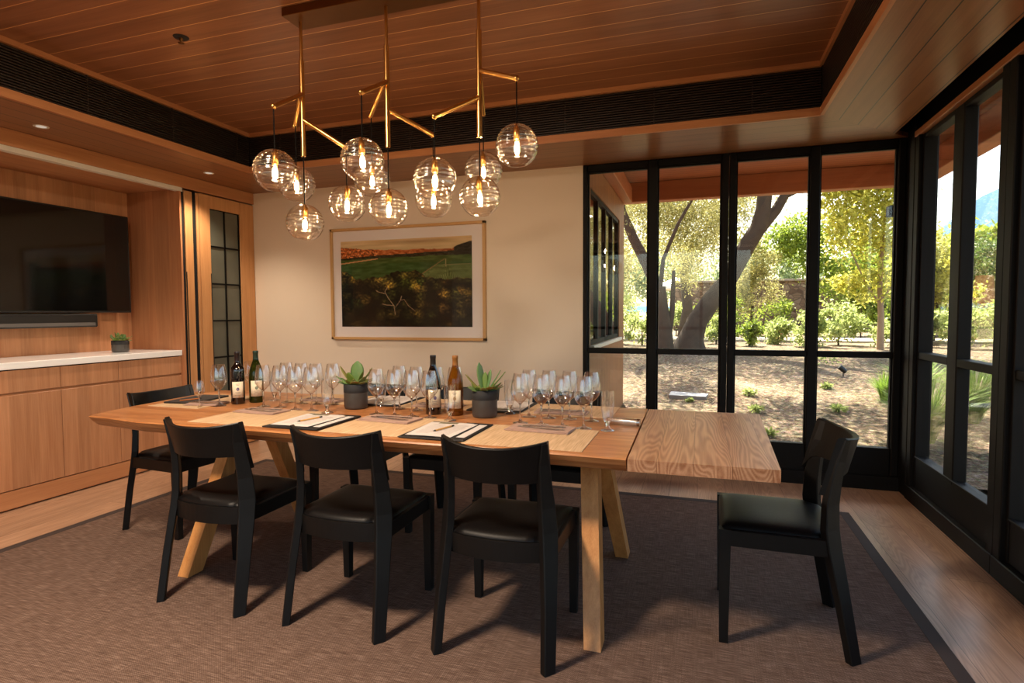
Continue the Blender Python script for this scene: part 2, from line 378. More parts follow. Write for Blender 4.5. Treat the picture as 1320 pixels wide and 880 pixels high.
# right window wall, in modules
k = 1
ypos = 4.47
edges = [(4.47, 3.265)]
while edges[-1][1] > YR: edges.append((edges[-1][1], edges[-1][1] - 1.215))
for (ya, yb) in edges:
    k += 1
    yb = max(yb, YR + 0.001)
    w = struct_root('window_%d' % k, (XR, 0, 0))
    gy1 = ya - 0.09; gy0 = yb + 0.10; m1 = gy0 + (gy1 - gy0) * 0.425; m0 = m1; 
    ml0, ml1 = gy0 + (gy1 - gy0) * 0.42, gy0 + (gy1 - gy0) * 0.42 + 0.13
    if k == 2: ml0, ml1 = 3.80, 3.93
    mb = MB()
    mb.bbox(-0.012, 0.10, ya - 0.065, ya, 0.0, ZS, 0.004)
    mb.bbox(0.008, 0.085, gy1, ya - 0.065, 0.10, 2.415, 0.003)
    mb.bbox(-0.012, 0.10, yb, yb + 0.07, 0.0, ZS, 0.004)
    mb.bbox(0.008, 0.085, yb + 0.07, gy0, 0.10, 2.415, 0.003)
    mb.bbox(0.01, 0.08, ml0, ml1, 0.28, 2.415, 0.006)
    for (c, d) in ((gy0, ml0), (ml1, gy1)):
        mb.bbox(0.012, 0.08, c, d, 0.955, 1.0, 0.004)
        mb.bbox(0.012, 0.08, c, d, 2.385, 2.415, 0.003)
    mb.bbox(0.012, 0.085, gy0, gy1, 0.10, 0.305, 0.005)
    mb.bbox(-0.02, 0.10, yb, ya, 0.0, 0.10, 0.004)
    mb.build('window_frame', fr, w)
    MB().bbox(0.002, 0.03, gy0 + 0.0, gy1, 0.303, 0.313, 0.003).build('window_sill', M['frame'], w)
    for (c, d) in ((gy0, ml0), (ml1, gy1)):
        for (e, f) in ((0.305, 0.955), (1.0, 2.385)):
            MB().box(0.044, 0.050, c, d, e, f).build('window_pane', M['pane'], w)

# ------------------------------------------------------------------ left wall: cabinets, niche, folding doors
XC = -4.235                    # front face of the base cabinets
NX = -4.80                     # back of the niche
ycuts = [(3.205, 3.77), (2.787, 3.205), (2.20, 2.787), (1.61, 2.20), (1.02, 1.61)]
names = ['beside the folding door panels', 'second from the folding doors, narrower than its neighbours', 'third from the folding doors, below the television', 'fourth from the folding doors at the picture edge', 'beyond the left picture edge']
for (a, b), nm in zip(ycuts, names):
    c = thing('base_cabinet', 'wooden base cabinet, drawer over door, ' + nm, 'cabinet', (0, 0, 0), group='base cabinets under the white counter')
    MB().box(NX, XC - 0.022, a + 0.0005, b - 0.0005, 0.1, 0.92).build('cabinet_body', M['void'], c)
    MB().bbox(XC - 0.02, XC, a + 0.002, b - 0.002, 0.768, 0.912, 0.0015).build('drawer', M['cab'], c)
    MB().bbox(XC - 0.02, XC, a + 0.002, b - 0.002, 0.135, 0.750, 0.0015).build('door', M['cab'], c)
    MB().box(XC - 0.03, XC - 0.018, a, b, 0.745, 0.775).build('finger_groove', M['trim_y'], c)
MB().box(NX, XC - 0.04, 1.02, 3.77, 0.0, 0.1).build('cabinet_plinth', M['trim_y'])
tag(bpy.data.objects['cabinet_plinth'], 'long wooden plinth recessed under the row of base cabinets', 'plinth')
o = MB().bbox(XC - 0.025, XC - 0.005, 1.02, 3.77, 0.012, 0.128, 0.002).build('trim_9', M['trim_y']); o['kind'] = 'structure'
o = MB().bbox(NX, XC + 0.012, 1.02, 3.77, 0.92, 0.966, 0.003).build('countertop', M['white'])
tag(o, 'long white stone counter over the wooden base cabinets', 'countertop')
# niche lining
struct('wall_niche', MB().box(NX - 0.03, NX, 1.02, 3.82, 0.92, 2.34), M['cab'])
struct('trim_10', MB().box(NX, XL - 0.002, 3.77, 3.788, 0.0, 2.34), M['cabx'])
struct('ceiling_niche', MB().box(NX, XL - 0.052, -0.2, 3.80, 2.335, 2.36), M['trim_y'])
struct('trim_11', MB().box(NX, XL - 0.0, 0.995, 1.02, 0.0, 2.34), M['cabx'])
struct('wall_cabinet_side', MB().box(NX, XL, -0.2, 0.995, 0.0, 2.335), M['cab'])
struct('trim_12', MB().bbox(XL - 0.03, XL + 0.004, -0.2, YB, 2.352, ZS, 0.002), M['trim_y'])
o = MB().box(XL - 0.05, XL + 0.002, -0.2, 3.80, 2.318, 2.350).build('door_track', M['alu'])
tag(o, 'pale metal sliding track along the head of the television niche', 'track')
# folding door stack
struct('wall_door_recess', MB().box(NX, XL - 0.14, 3.79, YB, 0.0, 2.352).box(XL - 0.14, XL - 0.010, 3.789, 3.816, 0.0, 2.345).box(XL - 0.14, XL - 0.008, 3.900, 3.936, 0.0, 2.345), M['void'])
def folding_panel(ya, yb, lab):
    d = thing('folding_door_panel', lab, 'door', (0, 0, 0), group='folded door panels beside the television niche')
    MB().bbox(XL - 0.12, XL, ya, yb, 0.012, 2.335, 0.002).build('panel', M['door'], d)
    if yb - ya > 0.05: MB().bbox(XL - 0.004, XL + 0.003, ya - 0.0005, ya + 0.006, 0.25, 1.64, 0.001).build('pull', M['black'], d)
folding_panel(3.818, 3.898, 'narrow edge of a folded wooden door panel, next to the niche, dark gaps each side')
folding_panel(3.938, 3.964, 'thin edge of a folded wooden door panel, tight against the glazed door')
gd = thing('glazed_door', 'tall wooden cabinet door with ten frosted grey panes in a dark grid', 'door')
DY0, DY1, GY0, GY1 = 3.970, 4.615, 4.085, 4.44
mb = MB().bbox(XL - 0.04, XL, DY0, GY0, 0.012, 2.34, 0.002).bbox(XL - 0.04, XL, GY1, DY1, 0.012, 2.34, 0.002)
mb.bbox(XL - 0.04, XL - 0.0005, GY0, GY1, 2.225, 2.34, 0.002).bbox(XL - 0.04, XL - 0.0005, GY0, GY1, 0.012, 0.20, 0.002)
mb.build('door_frame', M['door'], gd)
fg = NT('frosted_glass')
cc = fg.n('ShaderNodeTexCoord').outputs['Object']
nn = fg.n('ShaderNodeTexNoise', {'Vector': cc, 'Scale': 5}).outputs[0]
M['frost'] = fg.pbr(fg.mix(nn, rgb(78, 80, 70), rgb(104, 104, 92)), 0.28, 0, None, 0.5)
mbar = MB(); rows = 6; zz = [0.20 + i * (2.225 - 0.20) / rows for i in range(rows + 1)]
mid = (GY0 + GY1) / 2
for i in range(rows):
    for (a, b) in ((GY0 + 0.008, mid - 0.006), (mid + 0.006, GY1 - 0.008)):
        MB().box(XL - 0.028, XL - 0.022, a, b, zz[i] + 0.007, zz[i + 1] - 0.007).build('pane', M['frost'], gd)
for z in zz: mbar.box(XL - 0.034, XL - 0.012, GY0, GY1, z - 0.007, z + 0.007)
for y in (GY0 + 0.004, mid, GY1 - 0.004): mbar.box(XL - 0.034, XL - 0.012, y - 0.006, y + 0.006, 0.20, 2.225)
mbar.build('glazing_bars', M['frame'], gd)
MB().bbox(XL + 0.0005, XL + 0.006, GY0 - 0.010, GY0 - 0.004, 0.25, 1.64, 0.001).build('pull', M['black'], gd)

# television, soundbar
tv = thing('television', 'large black flat television on the wooden niche wall', 'television', (NX + 0.002, 0, 0))
MB().bbox(0.09, 0.15, 2.20, 3.655, 1.29, 2.105, 0.004).build('television_body', M['black'], tv)
t = NT('television_screen'); M['screen'] = t.pbr(rgb(6, 5, 5), 0.06, 0, None, 0.6)
MB().box(0.1505, 0.1525, 2.215, 3.64, 1.305, 2.092).build('screen', M['screen'], tv)
MB().box(0.0, 0.09, 2.7, 3.1, 1.5, 1.9).build('wall_bracket', M['black'], tv)
sb = thing('soundbar', 'long black soundbar mounted under the television', 'soundbar', (NX + 0.002, 0, 0))
MB().bbox(0.0, 0.15, 2.40, 3.365, 1.175, 1.28, 0.008).build('soundbar_body', M['black'], sb)
MB().box(0.1502, 0.153, 2.41, 3.34, 1.186, 1.212).build('grille_strip', plain('grey_grille', rgb(90, 86, 84), 0.5), sb)

# ------------------------------------------------------------------ rug
rg = thing('area_rug', 'large flat woven brown rug with a dark binding under the table', 'rug', (0, 0, 0))
RX0, RX1, RY0, RY1 = -3.575, 0.905, -0.9, 4.0
MB().box(RX0 + 0.055, RX1 - 0.055, RY0 + 0.055, RY1 - 0.055, 0.0, 0.009).build('rug_field', M['rug'], rg)
mb = MB()
mb.box(RX0, RX1, RY1 - 0.055, RY1, 0, 0.010); mb.box(RX0, RX1, RY0, RY0 + 0.055, 0, 0.010)
mb.box(RX0, RX0 + 0.055, RY0 + 0.055, RY1 - 0.055, 0, 0.010); mb.box(RX1 - 0.055, RX1, RY0 + 0.055, RY1 - 0.055, 0, 0.010)
mb.build('rug_binding', M['rugedge'], rg)
ZF = 0.0105

# ------------------------------------------------------------------ dining table
ZT = 0.75
tb = thing('dining_table', 'long oak trestle dining table with a darker end leaf and splayed legs', 'table', (0, 0, ZF))
# live edge slab
near = [(-0.243, 2.035), (-0.8, 2.045), (-1.3, 2.04), (-1.75, 2.055), (-2.2, 2.06), (-2.6, 2.05), (-2.85, 2.09), (-3.0, 2.10)]
left = [(-3.035, 2.2), (-3.07, 2.4), (-3.10, 2.7), (-3.12, 2.95), (-3.13, 3.08)]
far = [(-2.8, 3.12), (-2.2, 3.10), (-1.6, 3.13), (-1.0, 3.12), (-0.258, 3.135)]
outl = near + left + far
cxm, cym = -1.7, 2.6
def inset(p, d):
    v = Vector((0, 0))
    x, y = p
    if y < 2.15: y += d
    elif y > 3.05: y -= d
    if x < -2.98: x += d
    return (x, y)
secs = []
for z, d in ((0.694, 0.040), (0.700, 0.030), (0.722, 0.012), (0.744, 0.0), (ZT, 0.005)):
    secs.append([(inset(p, d)[0], inset(p, d)[1], z - ZF) for p in outl])
MB().sweep([list(reversed(s)) for s in secs]).build('tabletop', M['table'], tb)
lv = MB()
q = [(-0.237, 2.032), (0.262, 2.036), (0.298, 3.135), (-0.252, 3.130)]
lv.sweep([[(x, y, z - ZF) for (x, y) in q] for z in (0.705, 0.7485)])
lv.build('end_leaf', M['leaf'], tb)
# legs: two A shaped trestles
for s, xf, xt in ((0, -0.365, -0.44), (1, -2.345, -2.335)):
    for fy, ty in ((2.09, 2.42), (2.955, 2.63)):
        hw = 0.036; sg = 1 if ty > fy else -1
        secs = []
        for z, yy, xx, w2, ext in ((0, fy, xf, 0.032, 0.0), (0.60, fy + (ty - fy) * 0.87, xf + (xt - xf) * 0.87, 0.036, 0.0), (0.689 - ZF, ty, xt, 0.037, 0.05)):
            ya, yb = yy - sg * 0.038, yy + sg * (0.050 + ext)
            sec = [(xx - w2, ya, z), (xx + w2, ya, z), (xx + w2, yb, z), (xx - w2, yb, z)]
            secs.append(sec if sg > 0 else list(reversed(sec)))
        MB().sweep(secs).build('leg', M['leg'], tb)
    MB().bbox(xt - 0.04, xt + 0.04, 2.25, 2.85, 0.655 - ZF, 0.689 - ZF, 0.003).build('trestle_head', M['leg'], tb)
MB().bbox(-2.30, -0.48, 2.50, 2.55, 0.60 - ZF, 0.655 - ZF, 0.003).build('stretcher', M['leg'], tb)
MB().bbox(-0.6, 0.15, 2.32, 2.37, 0.655 - ZF, 0.689 - ZF, 0.002).bbox(-0.6, 0.15, 2.73, 2.78, 0.655 - ZF, 0.689 - ZF, 0.002).build('leaf_support_rail', M['leg'], tb)

# ------------------------------------------------------------------ chairs
def lerp(a, b, t): return a + (b - a) * t
def make_chair(label, group):
    """local frame: x across, -y is the front edge (towards the table), +y the back."""
    c = thing('dining_chair', label, 'chair', (0, 0, 0), 0, group)
    W = 0.232
    bw = M['black_wood']
    for s in (-1, 1):
        # front leg
        x = s * (W - 0.017)
        secs = []
        for z, a, b in ((0, 0.015, 0.016), (0.44, 0.020, 0.022)):
            secs.append([(x - a, 0 - b + 0.02, z), (x + a, 0 - b + 0.02, z), (x + a, b + 0.02, z), (x - a, b + 0.02, z)])
        MB().sweep(secs).build('leg', bw, c)
        # rear leg: a board set diagonally, foot splayed back, knee at the seat, top leaning back
        prof = [(0.0, 0.458, 0.024, 0.243), (0.22, 0.420, 0.027, 0.239), (0.40, 0.386, 0.033, 0.234), (0.47, 0.377, 0.034, 0.231), (0.56, 0.378, 0.031, 0.222),
                (0.64, 0.388, 0.027, 0.214), (0.72, 0.402, 0.023, 0.209), (0.800, 0.420, 0.012, 0.207)]
        secs = []
        ang = math.radians(40); lx, ly = s * math.sin(ang), -math.cos(ang); tx, ty = ly, -lx
        for z, y, hl, wo in prof:
            ht = 0.0155 if z < 0.5 else 0.0145
            ox = s * (wo - hl * math.sin(ang) - ht * math.cos(ang)); cpt = []
            for a, b in ((-1, -.8), (-.88, -1), (.88, -1), (1, -.8), (1, .8), (.88, 1), (-.88, 1), (-1, .8)):
                cpt.append((ox + lx * hl * a + tx * ht * b * (s), y + ly * hl * a + ty * ht * b * (s), z))
            secs.append(cpt if s < 0 else cpt)
        MB().sweep(secs).build('leg', bw, c)
    # seat frame: front and side rails straight, rear rail bowed
    mb = MB()
    mb.bbox(-W + 0.03, W - 0.03, 0.004, 0.028, 0.375, 0.438, 0.003)
    for s in (-1, 1):
        mb.bbox(min(s * (W - 0.030), s * (W - 0.006)), max(s * (W - 0.030), s * (W - 0.006)), 0.02, 0.37, 0.375, 0.438, 0.003)
    n = 14; secs = []
    for i in range(n + 1):
        u = -1 + 2 * i / n; x = u * (W - 0.03); yb = 0.388 + 0.045 * (1 - u * u)
        secs.append([(x, yb - 0.025, 0.362), (x, yb, 0.362), (x, yb, 0.436), (x, yb - 0.025, 0.436)])
    mb.sweep(secs)
    mb.build('seat_frame', M['black_wood_x'], c)
    # cushion
    nu, nv = 16, 16; vs = []; fs = []
    def se(u, v):
        x = u * (W - 0.022); y = lerp(0.008, 0.392 + 0.028 * (1 - u * u), (v + 1) / 2)
        e = max(abs(u), abs(v))
        ed = (1 - abs(u) ** 10) * (1 - abs(v) ** 10)
        z = 0.438 + 0.020 * max(0, ed) ** 0.5 + 0.010 * (1 - u * u) * (1 - v * v) - 0.006 * math.exp(-(u * u + v * v) * 3)
        return (x, y, z)
    for j in range(nv + 1):
        for i in range(nu + 1):
            u, v = -1 + 2 * i / nu, -1 + 2 * j / nv
            u = math.sin(u * PI / 2); v = math.sin(v * PI / 2)
            x, y, z = se(u, v)
            if v > 0.72 and abs(u) > 0.80: x *= 0.86
            vs.append((x, y, z))
    for j in range(nv):
        for i in range(nu):
            a = j * (nu + 1) + i; fs.append((a, a + 1, a + nu + 2, a + nu + 1))
    b = len(vs)
    mbc = MB().add(vs, fs, True)
    mbc.box(-W + 0.05, W - 0.05, 0.03, 0.39, 0.415, 0.439)
    mbc.build('seat', M['leather'], c)
    # backrest: bowed board, its ends sweeping up and its lower corners rounded into the legs
    n = 32; secs = []
    for i in range(n + 1):
        u = -1 + 2 * i / n; au = abs(u); x = u * 0.203
        bow = 0.088 * (1 - u * u)
        zb = 0.655 - 0.060 * max(0, (au - 0.80) / 0.20) ** 2
        yb = lambda z: 0.352 + (z - 0.60) * 0.27 + bow
        th = 0.010 + 0.004 * au
        zt = 0.788 + 0.020 * au ** 2.5
        secs.append([(x, yb(zb) - th, zb), (x, yb(zb) + th, zb), (x, yb(zt - 0.004) + th, zt - 0.004), (x, yb(zt) + th * 0.7, zt), (x, yb(zt) - th * 0.7, zt), (x, yb(zt - 0.004) - th, zt - 0.004)])
    MB().sweep(secs, smooth=False).build('backrest', M['black_wood_x'], c)
    return c
GRP = 'black chairs around the dining table'
base = make_chair('black wooden chair nearest the camera, third from left on the near side', GRP)
chairs = [  # x, y of the front edge centre, rotation, label
    (-0.705, 2.335, PI, None),
    (-1.375, 2.325, PI, 'black wooden chair in the middle of the near side, back to the camera'),
    (-2.035, 2.315, PI, 'black wooden chair at the left of the near side, back to the camera'),
    (0.085, 2.49, -PI / 2 - 0.015, 'black wooden chair alone at the right end beside the windows, seen side-on'),
    (-1.365, 2.865, 0, 'black chair on the far side, behind the wine bottles and the right potted succulent'),
    (-0.735, 2.865, 0, 'black chair on the far side, nearest the windows, behind the rightmost wine glasses'),
    (-2.005, 2.865, 0, 'black chair on the far side, behind the left potted succulent'),
    (-2.735, 2.62, PI / 2 - 0.06, 'black wooden chair at the left end of the table, in front of the cabinets'),
]
for i, (x, y, rz, lab) in enumerate(chairs):
    o = base if i == 0 else copy_tree(base)
    if lab: o['label'] = lab
    o.location = (x, y, ZF)
    # local +y is the back: rotate so the back points away from the table
    o.rotation_euler = (0, 0, rz)

# ------------------------------------------------------------------ chandelier
ch = thing('chandelier', 'brass chandelier with three stems, branching arms and twelve clear ribbed glass globes', 'chandelier', (-1.445, 2.48, ZC))
def L(p): return (p[0] + 1.445, p[1] - 2.48, p[2] - ZC)
MB().bbox(-0.53, 0.53, -0.085, 0.065, -0.042, -0.0005, 0.002).build('canopy', M['brass_dark'], ch)
stems = [(-1.930, 2.48), (-1.441, 2.48), (-0.965, 2.48)]
stem_o = []
for (x, y) in stems:
    m = MB().tube([L((x, y, ZC - 0.04)), L((x, y, 2.55))], 0.0082, 10).tube([L((x, y, 2.552)), L((x, y, 2.074))], 0.0132, 14)
    stem_o.append(m.build('stem', M['brass'], ch))
arms = [  # stem index, root z, tip, root side
    (0, 2.385, (-1.806, 2.124, 2.192)), (0, 2.425, (-2.03, 2.54, 2.254)), (0, 2.258, (-1.724, 2.547, 2.118)),
    (1, 2.385, (-1.409, 2.206, 2.233)), (1, 2.415, (-1.642, 2.65, 2.299)), (1, 2.256, (-1.273, 2.63, 2.159)),
    (2, 2.256, (-1.106, 2.301, 2.127)), (2, 2.38, (-1.037, 2.716, 2.264)), (2, 2.375, (-0.767, 2.42, 2.290))]
gl = [(-1.806, 2.124, 1.909), (-2.02, 2.535, 1.951), (-1.722, 2.547, 1.832), (-1.409, 2.206, 1.943), (-1.636, 2.65, 1.973), (-1.273, 2.63, 1.841),
      (-1.106, 2.301, 1.857), (-1.037, 2.716, 1.984), (-0.767, 2.42, 2.001),
      (-1.930, 2.48, 1.738), (-1.441, 2.48, 1.783), (-0.965, 2.48, 1.805)]
tips = [a[2] for a in arms] + [(x, y, 2.074) for x, y in stems]
for (si, rz_, tip) in arms:
    sx, sy = stems[si]
    m = MB().tube([L((sx, sy, rz_)), L(tip)], 0.0115, 12)
    m.lathe([(0.0001, -0.0135), (0.0095, -0.0095), (0.0135, 0), (0.0095, 0.0095), (0.0001, 0.0135)], 10, *L(tip))
    m.build('arm', M['brass'], ch)
R = 0.0935
gprof = []
for i in range(151):
    a = lerp(0.06, PI * 0.86, i / 150)
    wv = math.sin(a * 27 + 1.3 * math.sin(a * 5)) * (0.35 + 0.65 * math.sin(a) ** 2)
    r = R * math.sin(a) + 0.0012 * wv; z = R * math.cos(a)
    gprof.append((max(r, 0.004), z))
gprof2 = gprof + [(gprof[-1][0] - 0.004, gprof[-1][1] + 0.002)]
gmesh = None
for (tp, gp) in zip(tips, gl):
    gx, gy, gz = L(gp)
    MB().tube([L((gp[0], gp[1], gp[2] + R - 0.002)), L((gp[0], gp[1], tp[2]))], 0.0028, 6).build('cord', M['cord'], ch)
    if gmesh is None:
        go = MB().lathe(gprof2, 40).build('globe_shade', M['globe'], ch)
        so = MB().lathe([(0.0001, 0.094), (0.008, 0.094), (0.008, 0.080), (0.0135, 0.078), (0.0135, 0.030), (0.011, 0.027), (0.0001, 0.027)], 16).build('lamp_socket', M['brass'], go)
        bo = MB().lathe([(0.0001, -0.036), (0.006, -0.034), (0.0105, -0.024), (0.0110, -0.006), (0.008, 0.010), (0.0001, 0.020)], 10).build('filament', M['bulb'], go)
        eo = MB().lathe([(0.0001, -0.046), (0.009, -0.042), (0.0155, -0.028), (0.016, -0.005), (0.012, 0.018), (0.010, 0.029)], 14).build('bulb', M['bulbglass'], go)
        gmesh = go
    else:
        go = gmesh.copy(); COL.objects.link(go); go.parent = ch; CHILD[ch.name].append(go)
        for c_ in CHILD[gmesh.name]:
            d_ = c_.copy(); COL.objects.link(d_); d_.parent = go
    go.location = (gx, gy, gz); go.rotation_euler = (rnd.uniform(-.05, .05), rnd.uniform(-.05, .05), rnd.uniform(0, 6))

# ------------------------------------------------------------------ framed picture
pf = thing('framed_picture', 'wide framed landscape photograph of a vineyard valley on the cream wall', 'picture', (-2.518, YB, 1.545))
pw, ph = 1.552, 1.028
t_ = 0.024; hw, hh = pw / 2, ph / 2
mb = MB()
mb.bbox(-hw, hw, -0.042, -0.001, hh - t_, hh, 0.002).bbox(-hw, hw, -0.042, -0.001, -hh, -hh + t_, 0.002)
mb.bbox(-hw, -hw + t_, -0.042, -0.001, -hh, hh, 0.002).bbox(hw - t_, hw, -0.042, -0.001, -hh, hh, 0.002)
mb.build('frame', plain('pale_gilt_wood', rgb(204, 160, 104), 0.4), pf)
MB().box(-hw + 0.005, hw - 0.005, -0.020, -0.001, -hh + 0.005, hh - 0.005).build('mat_board', plain('white_mat', rgb(236, 226, 222), 0.8, var=0.01), pf)
IX0, IX1, IZ0, IZ1 = -0.669, 0.65, -0.395, 0.395
def fbm(x, y, o=4, s=0.0):
    a = 0; amp = 0.5
    for k in range(o):
        a += amp * mnoise.noise(Vector((x, y, s + k * 7.1))); x *= 2.03; y *= 2.03; amp *= 0.5
    return a
def pic(u, v):
    """u right 0-1, v down 0-1; sRGB 0-255 colour of the printed landscape"""
    N = lambda a, b, k=4, s_=0.0: 2.1 * fbm(a, b, k, s_)
    # sky
    ridge = 0.105 + 0.03 * u - 0.035 * max(0, 1 - u / 0.3) + 0.018 * fbm(u * 9, 2) - (0.08 * max(0, (u - 0.86) / 0.14) ** 0.7 if u > 0.86 else 0)
    hillb = 0.19 - 0.045 * u + 0.012 * fbm(u * 8, 7) + 0.02 * max(0, 0.35 - u)
    if v < ridge:
        t = v / 0.12
        c = np.array([224 - 20 * t, 190 - 10 * t, 142 - 6 * t]) + 16 * N(u * 4, v * 30)
        cl = math.exp(-((u - 0.62) / 0.22) ** 2 - ((v - 0.035) / 0.02) ** 2)
        return c * (1 - 0.35 * cl) + np.array([150, 96, 56]) * 0.2 * cl
    if u > 0.87 and v < 0.205 + 0.02 * fbm(u * 20, 3):
        return np.array([44, 38, 26]) + 26 * N(u * 40, v * 40)
    if v < hillb:
        n = N(u * 30, v * 45); c = np.array([206, 116, 58]) + 62 * n
        if u < 0.3: c = c * (0.62 + 0.45 * (N(u * 60, v * 60) > -0.05))
        return c * (1 - 0.25 * u)
    if v < hillb + 0.022 + 0.03 * u: return np.array([50, 46, 28]) + 30 * N(u * 40, v * 60)
    # canopy edge of the foreground trees
    edge = 0.44 + 0.05 * fbm(u * 7, 11) * 2 + 0.03 * fbm(u * 25, 5) - 0.10 * math.exp(-((u - 0.5) / 0.12) ** 2) - 0.10 * max(0, (0.14 - u) / 0.14) + 0.04 * max(0, (u - 0.7) / 0.3)
    if v < edge:
        if u < 0.3 and abs(v - (0.255 - 0.16 * (u - 0.04))) < 0.006: return np.array([206, 150, 106])
        du = u - 0.795
        if abs(du + (v - 0.25) * 1.05 + 0.0) < 0.004 + 0.01 * (v - 0.22) and v > 0.24: return np.array([140, 112, 72])
        if u > 0.79 and abs(v - 0.305) < 0.005: return np.array([132, 122, 84])
        if abs(u - 0.812) < 0.004 and 0.24 < v < 0.33: return np.array([150, 140, 96])
        base = np.array([58, 86, 36]) + 22 * N(u * 12, v * 40)
        if u > 0.795 - (v - 0.25) * 1.05 and v > 0.3:
            k = math.sin((u - 0.83) / (v - 0.18) * 120); base = base + (44 if k > 0 else -14) + np.array([16, 4, 0])
        elif v < 0.27: base = base + np.array([14, 6, 2])
        return base
    wv = Vector((u * 13 + 0.6 * fbm(u * 20, v * 20, 2), v * 9 + 0.6 * fbm(u * 20, v * 20, 2, 4), 0))
    d, pts_ = mnoise.voronoi(wv)
    crown = max(0.0, 1 - d[0] * 1.35)
    hsh = abs(math.sin(pts_[0].x * 12.9 + pts_[0].y * 78.2) * 43758.5) % 1
    n = N(u * 60, v * 45, 3)
    c = (np.array([62, 60, 24]) * (0.65 + 0.6 * hsh) + np.array([30 * (hsh - 0.4), 0, 0])) * (0.25 + 1.9 * crown) * (1 + 0.9 * n)
    gr = math.exp(-((u - 0.5) / 0.09) ** 2 - ((v - 0.50) / 0.10) ** 2)
    c = c + gr * np.array([22, 36, 4]) * (0.6 + 0.5 * n)
    pl = math.exp(-((u - 0.31) / 0.06) ** 2 - ((v - 0.50) / 0.08) ** 2)
    c = c + pl * np.array([60, 48, 26]) * (0.5 + 0.9 * n)
    c = c * (1 - 0.5 * max(0, (v - 0.6) / 0.4)) * (0.75 + 0.25 * math.sin(u * PI))
    return c
NXp, NZp = 300, 180
img = np.zeros((NZp + 1, NXp + 1, 3))
for j in range(NZp + 1):
    for i in range(NXp + 1):
        img[j, i] = np.clip(pic(i / NXp, j / NZp), 4, 255)
def stroke(pts, w, col):
    for (u0, v0), (u1, v1) in zip(pts[:-1], pts[1:]):
        for k in range(40):
            u = lerp(u0, u1, k / 39); v = lerp(v0, v1, k / 39)
            i = int(u * NXp); j = int(v * NZp)
            for di in range(-w, w + 1):
                if 0 <= i + di <= NXp and 0 <= j <= NZp: img[j, i + di] = col
bk = (176, 150, 118)
stroke([(0.43, 0.86), (0.42, 0.76), (0.38, 0.68), (0.35, 0.60), (0.37, 0.55)], 0, bk)
stroke([(0.42, 0.76), (0.36, 0.75), (0.33, 0.74)], 0, bk); stroke([(0.35, 0.62), (0.30, 0.60), (0.28, 0.58)], 0, bk)
stroke([(0.43, 0.78), (0.47, 0.70), (0.50, 0.69), (0.53, 0.76), (0.58, 0.82)], 0, (150, 122, 92)); stroke([(0.47, 0.70), (0.48, 0.65)], 0, bk)
me = bpy.data.meshes.new('print')
vs = [(lerp(IX0, IX1, i / NXp), -0.0225, lerp(IZ1, IZ0, j / NZp)) for j in range(NZp + 1) for i in range(NXp + 1)]
nb = len(vs)
fs = [(j * (NXp + 1) + i, (j + 1) * (NXp + 1) + i, (j + 1) * (NXp + 1) + i + 1, j * (NXp + 1) + i + 1) for j in range(NZp) for i in range(NXp)]
vs += [(IX0, -0.0201, IZ0), (IX1, -0.0201, IZ0), (IX1, -0.0201, IZ1), (IX0, -0.0201, IZ1)]
fs += [(nb, nb + 3, nb + 2, nb + 1)]
me.from_pydata(vs, [], fs)
ca = me.color_attributes.new('print_colour', 'FLOAT_COLOR', 'POINT')
s = img.reshape(-1, 3) / 255.0
l = np.where(s <= 0.04045, s / 12.92, ((s + 0.055) / 1.055) ** 2.4)
arr = np.ones((len(vs), 4)); arr[:nb, :3] = l
ca.data.foreach_set('color', arr.astype(np.float32).ravel())
t = NT('landscape_print')
at = t.n('ShaderNodeVertexColor', layer_name='print_colour').outputs[0]
me.materials.append(t.pbr(at, 0.5, 0, None, 0.2))
po = bpy.data.objects.new('print', me); COL.objects.link(po); po.parent = pf; CHILD[pf.name].append(po)
MB().box(-hw + t_, hw - t_, -0.032, -0.030, -hh + t_, hh - t_).build('glazing', glassy('picture_glazing', (0.99, 0.99, 0.99, 1), 0.012, 0.6, 5), pf)

# ------------------------------------------------------------------ small fittings
def downlight(x, y, z, label, grp):
    d = thing('recessed_downlight', label, 'downlight', (x, y, z), group=grp)
    MB().lathe([(0.028, 0.0), (0.040, -0.003), (0.042, 0.0)], 24).build('trim_ring', M['alu'], d)
    MB().lathe([(0.0001, -0.0012), (0.028, -0.0012)], 20).build('lens', M['lens'], d)
    return d
M['lens'] = emis('downlight_lens', (1.0, 0.80, 0.62, 1), 0.22)
downlight(-3.95, 2.55, ZS, 'small round recessed downlight in the left soffit, nearer the camera', 'downlights in the left soffit')
downlight(-3.93, 3.824, ZS, 'small round recessed downlight in the left soffit, near the far corner', 'downlights in the left soffit')
sp_ = thing('sprinkler_head', 'small dark sprinkler head on the wood ceiling, left of the chandelier', 'sprinkler', (-2.70, 2.469, ZC))
MB().lathe([(0.0001, -0.006), (0.036, -0.005), (0.040, 0.0)], 20).build('escutcheon', M['black'], sp_)
MB().lathe([(0.010, -0.005), (0.009, -0.02), (0.004, -0.024), (0.004, -0.030), (0.016, -0.031), (0.016, -0.034), (0.0001, -0.036)], 12).build('nozzle', M['brass_dark'], sp_)

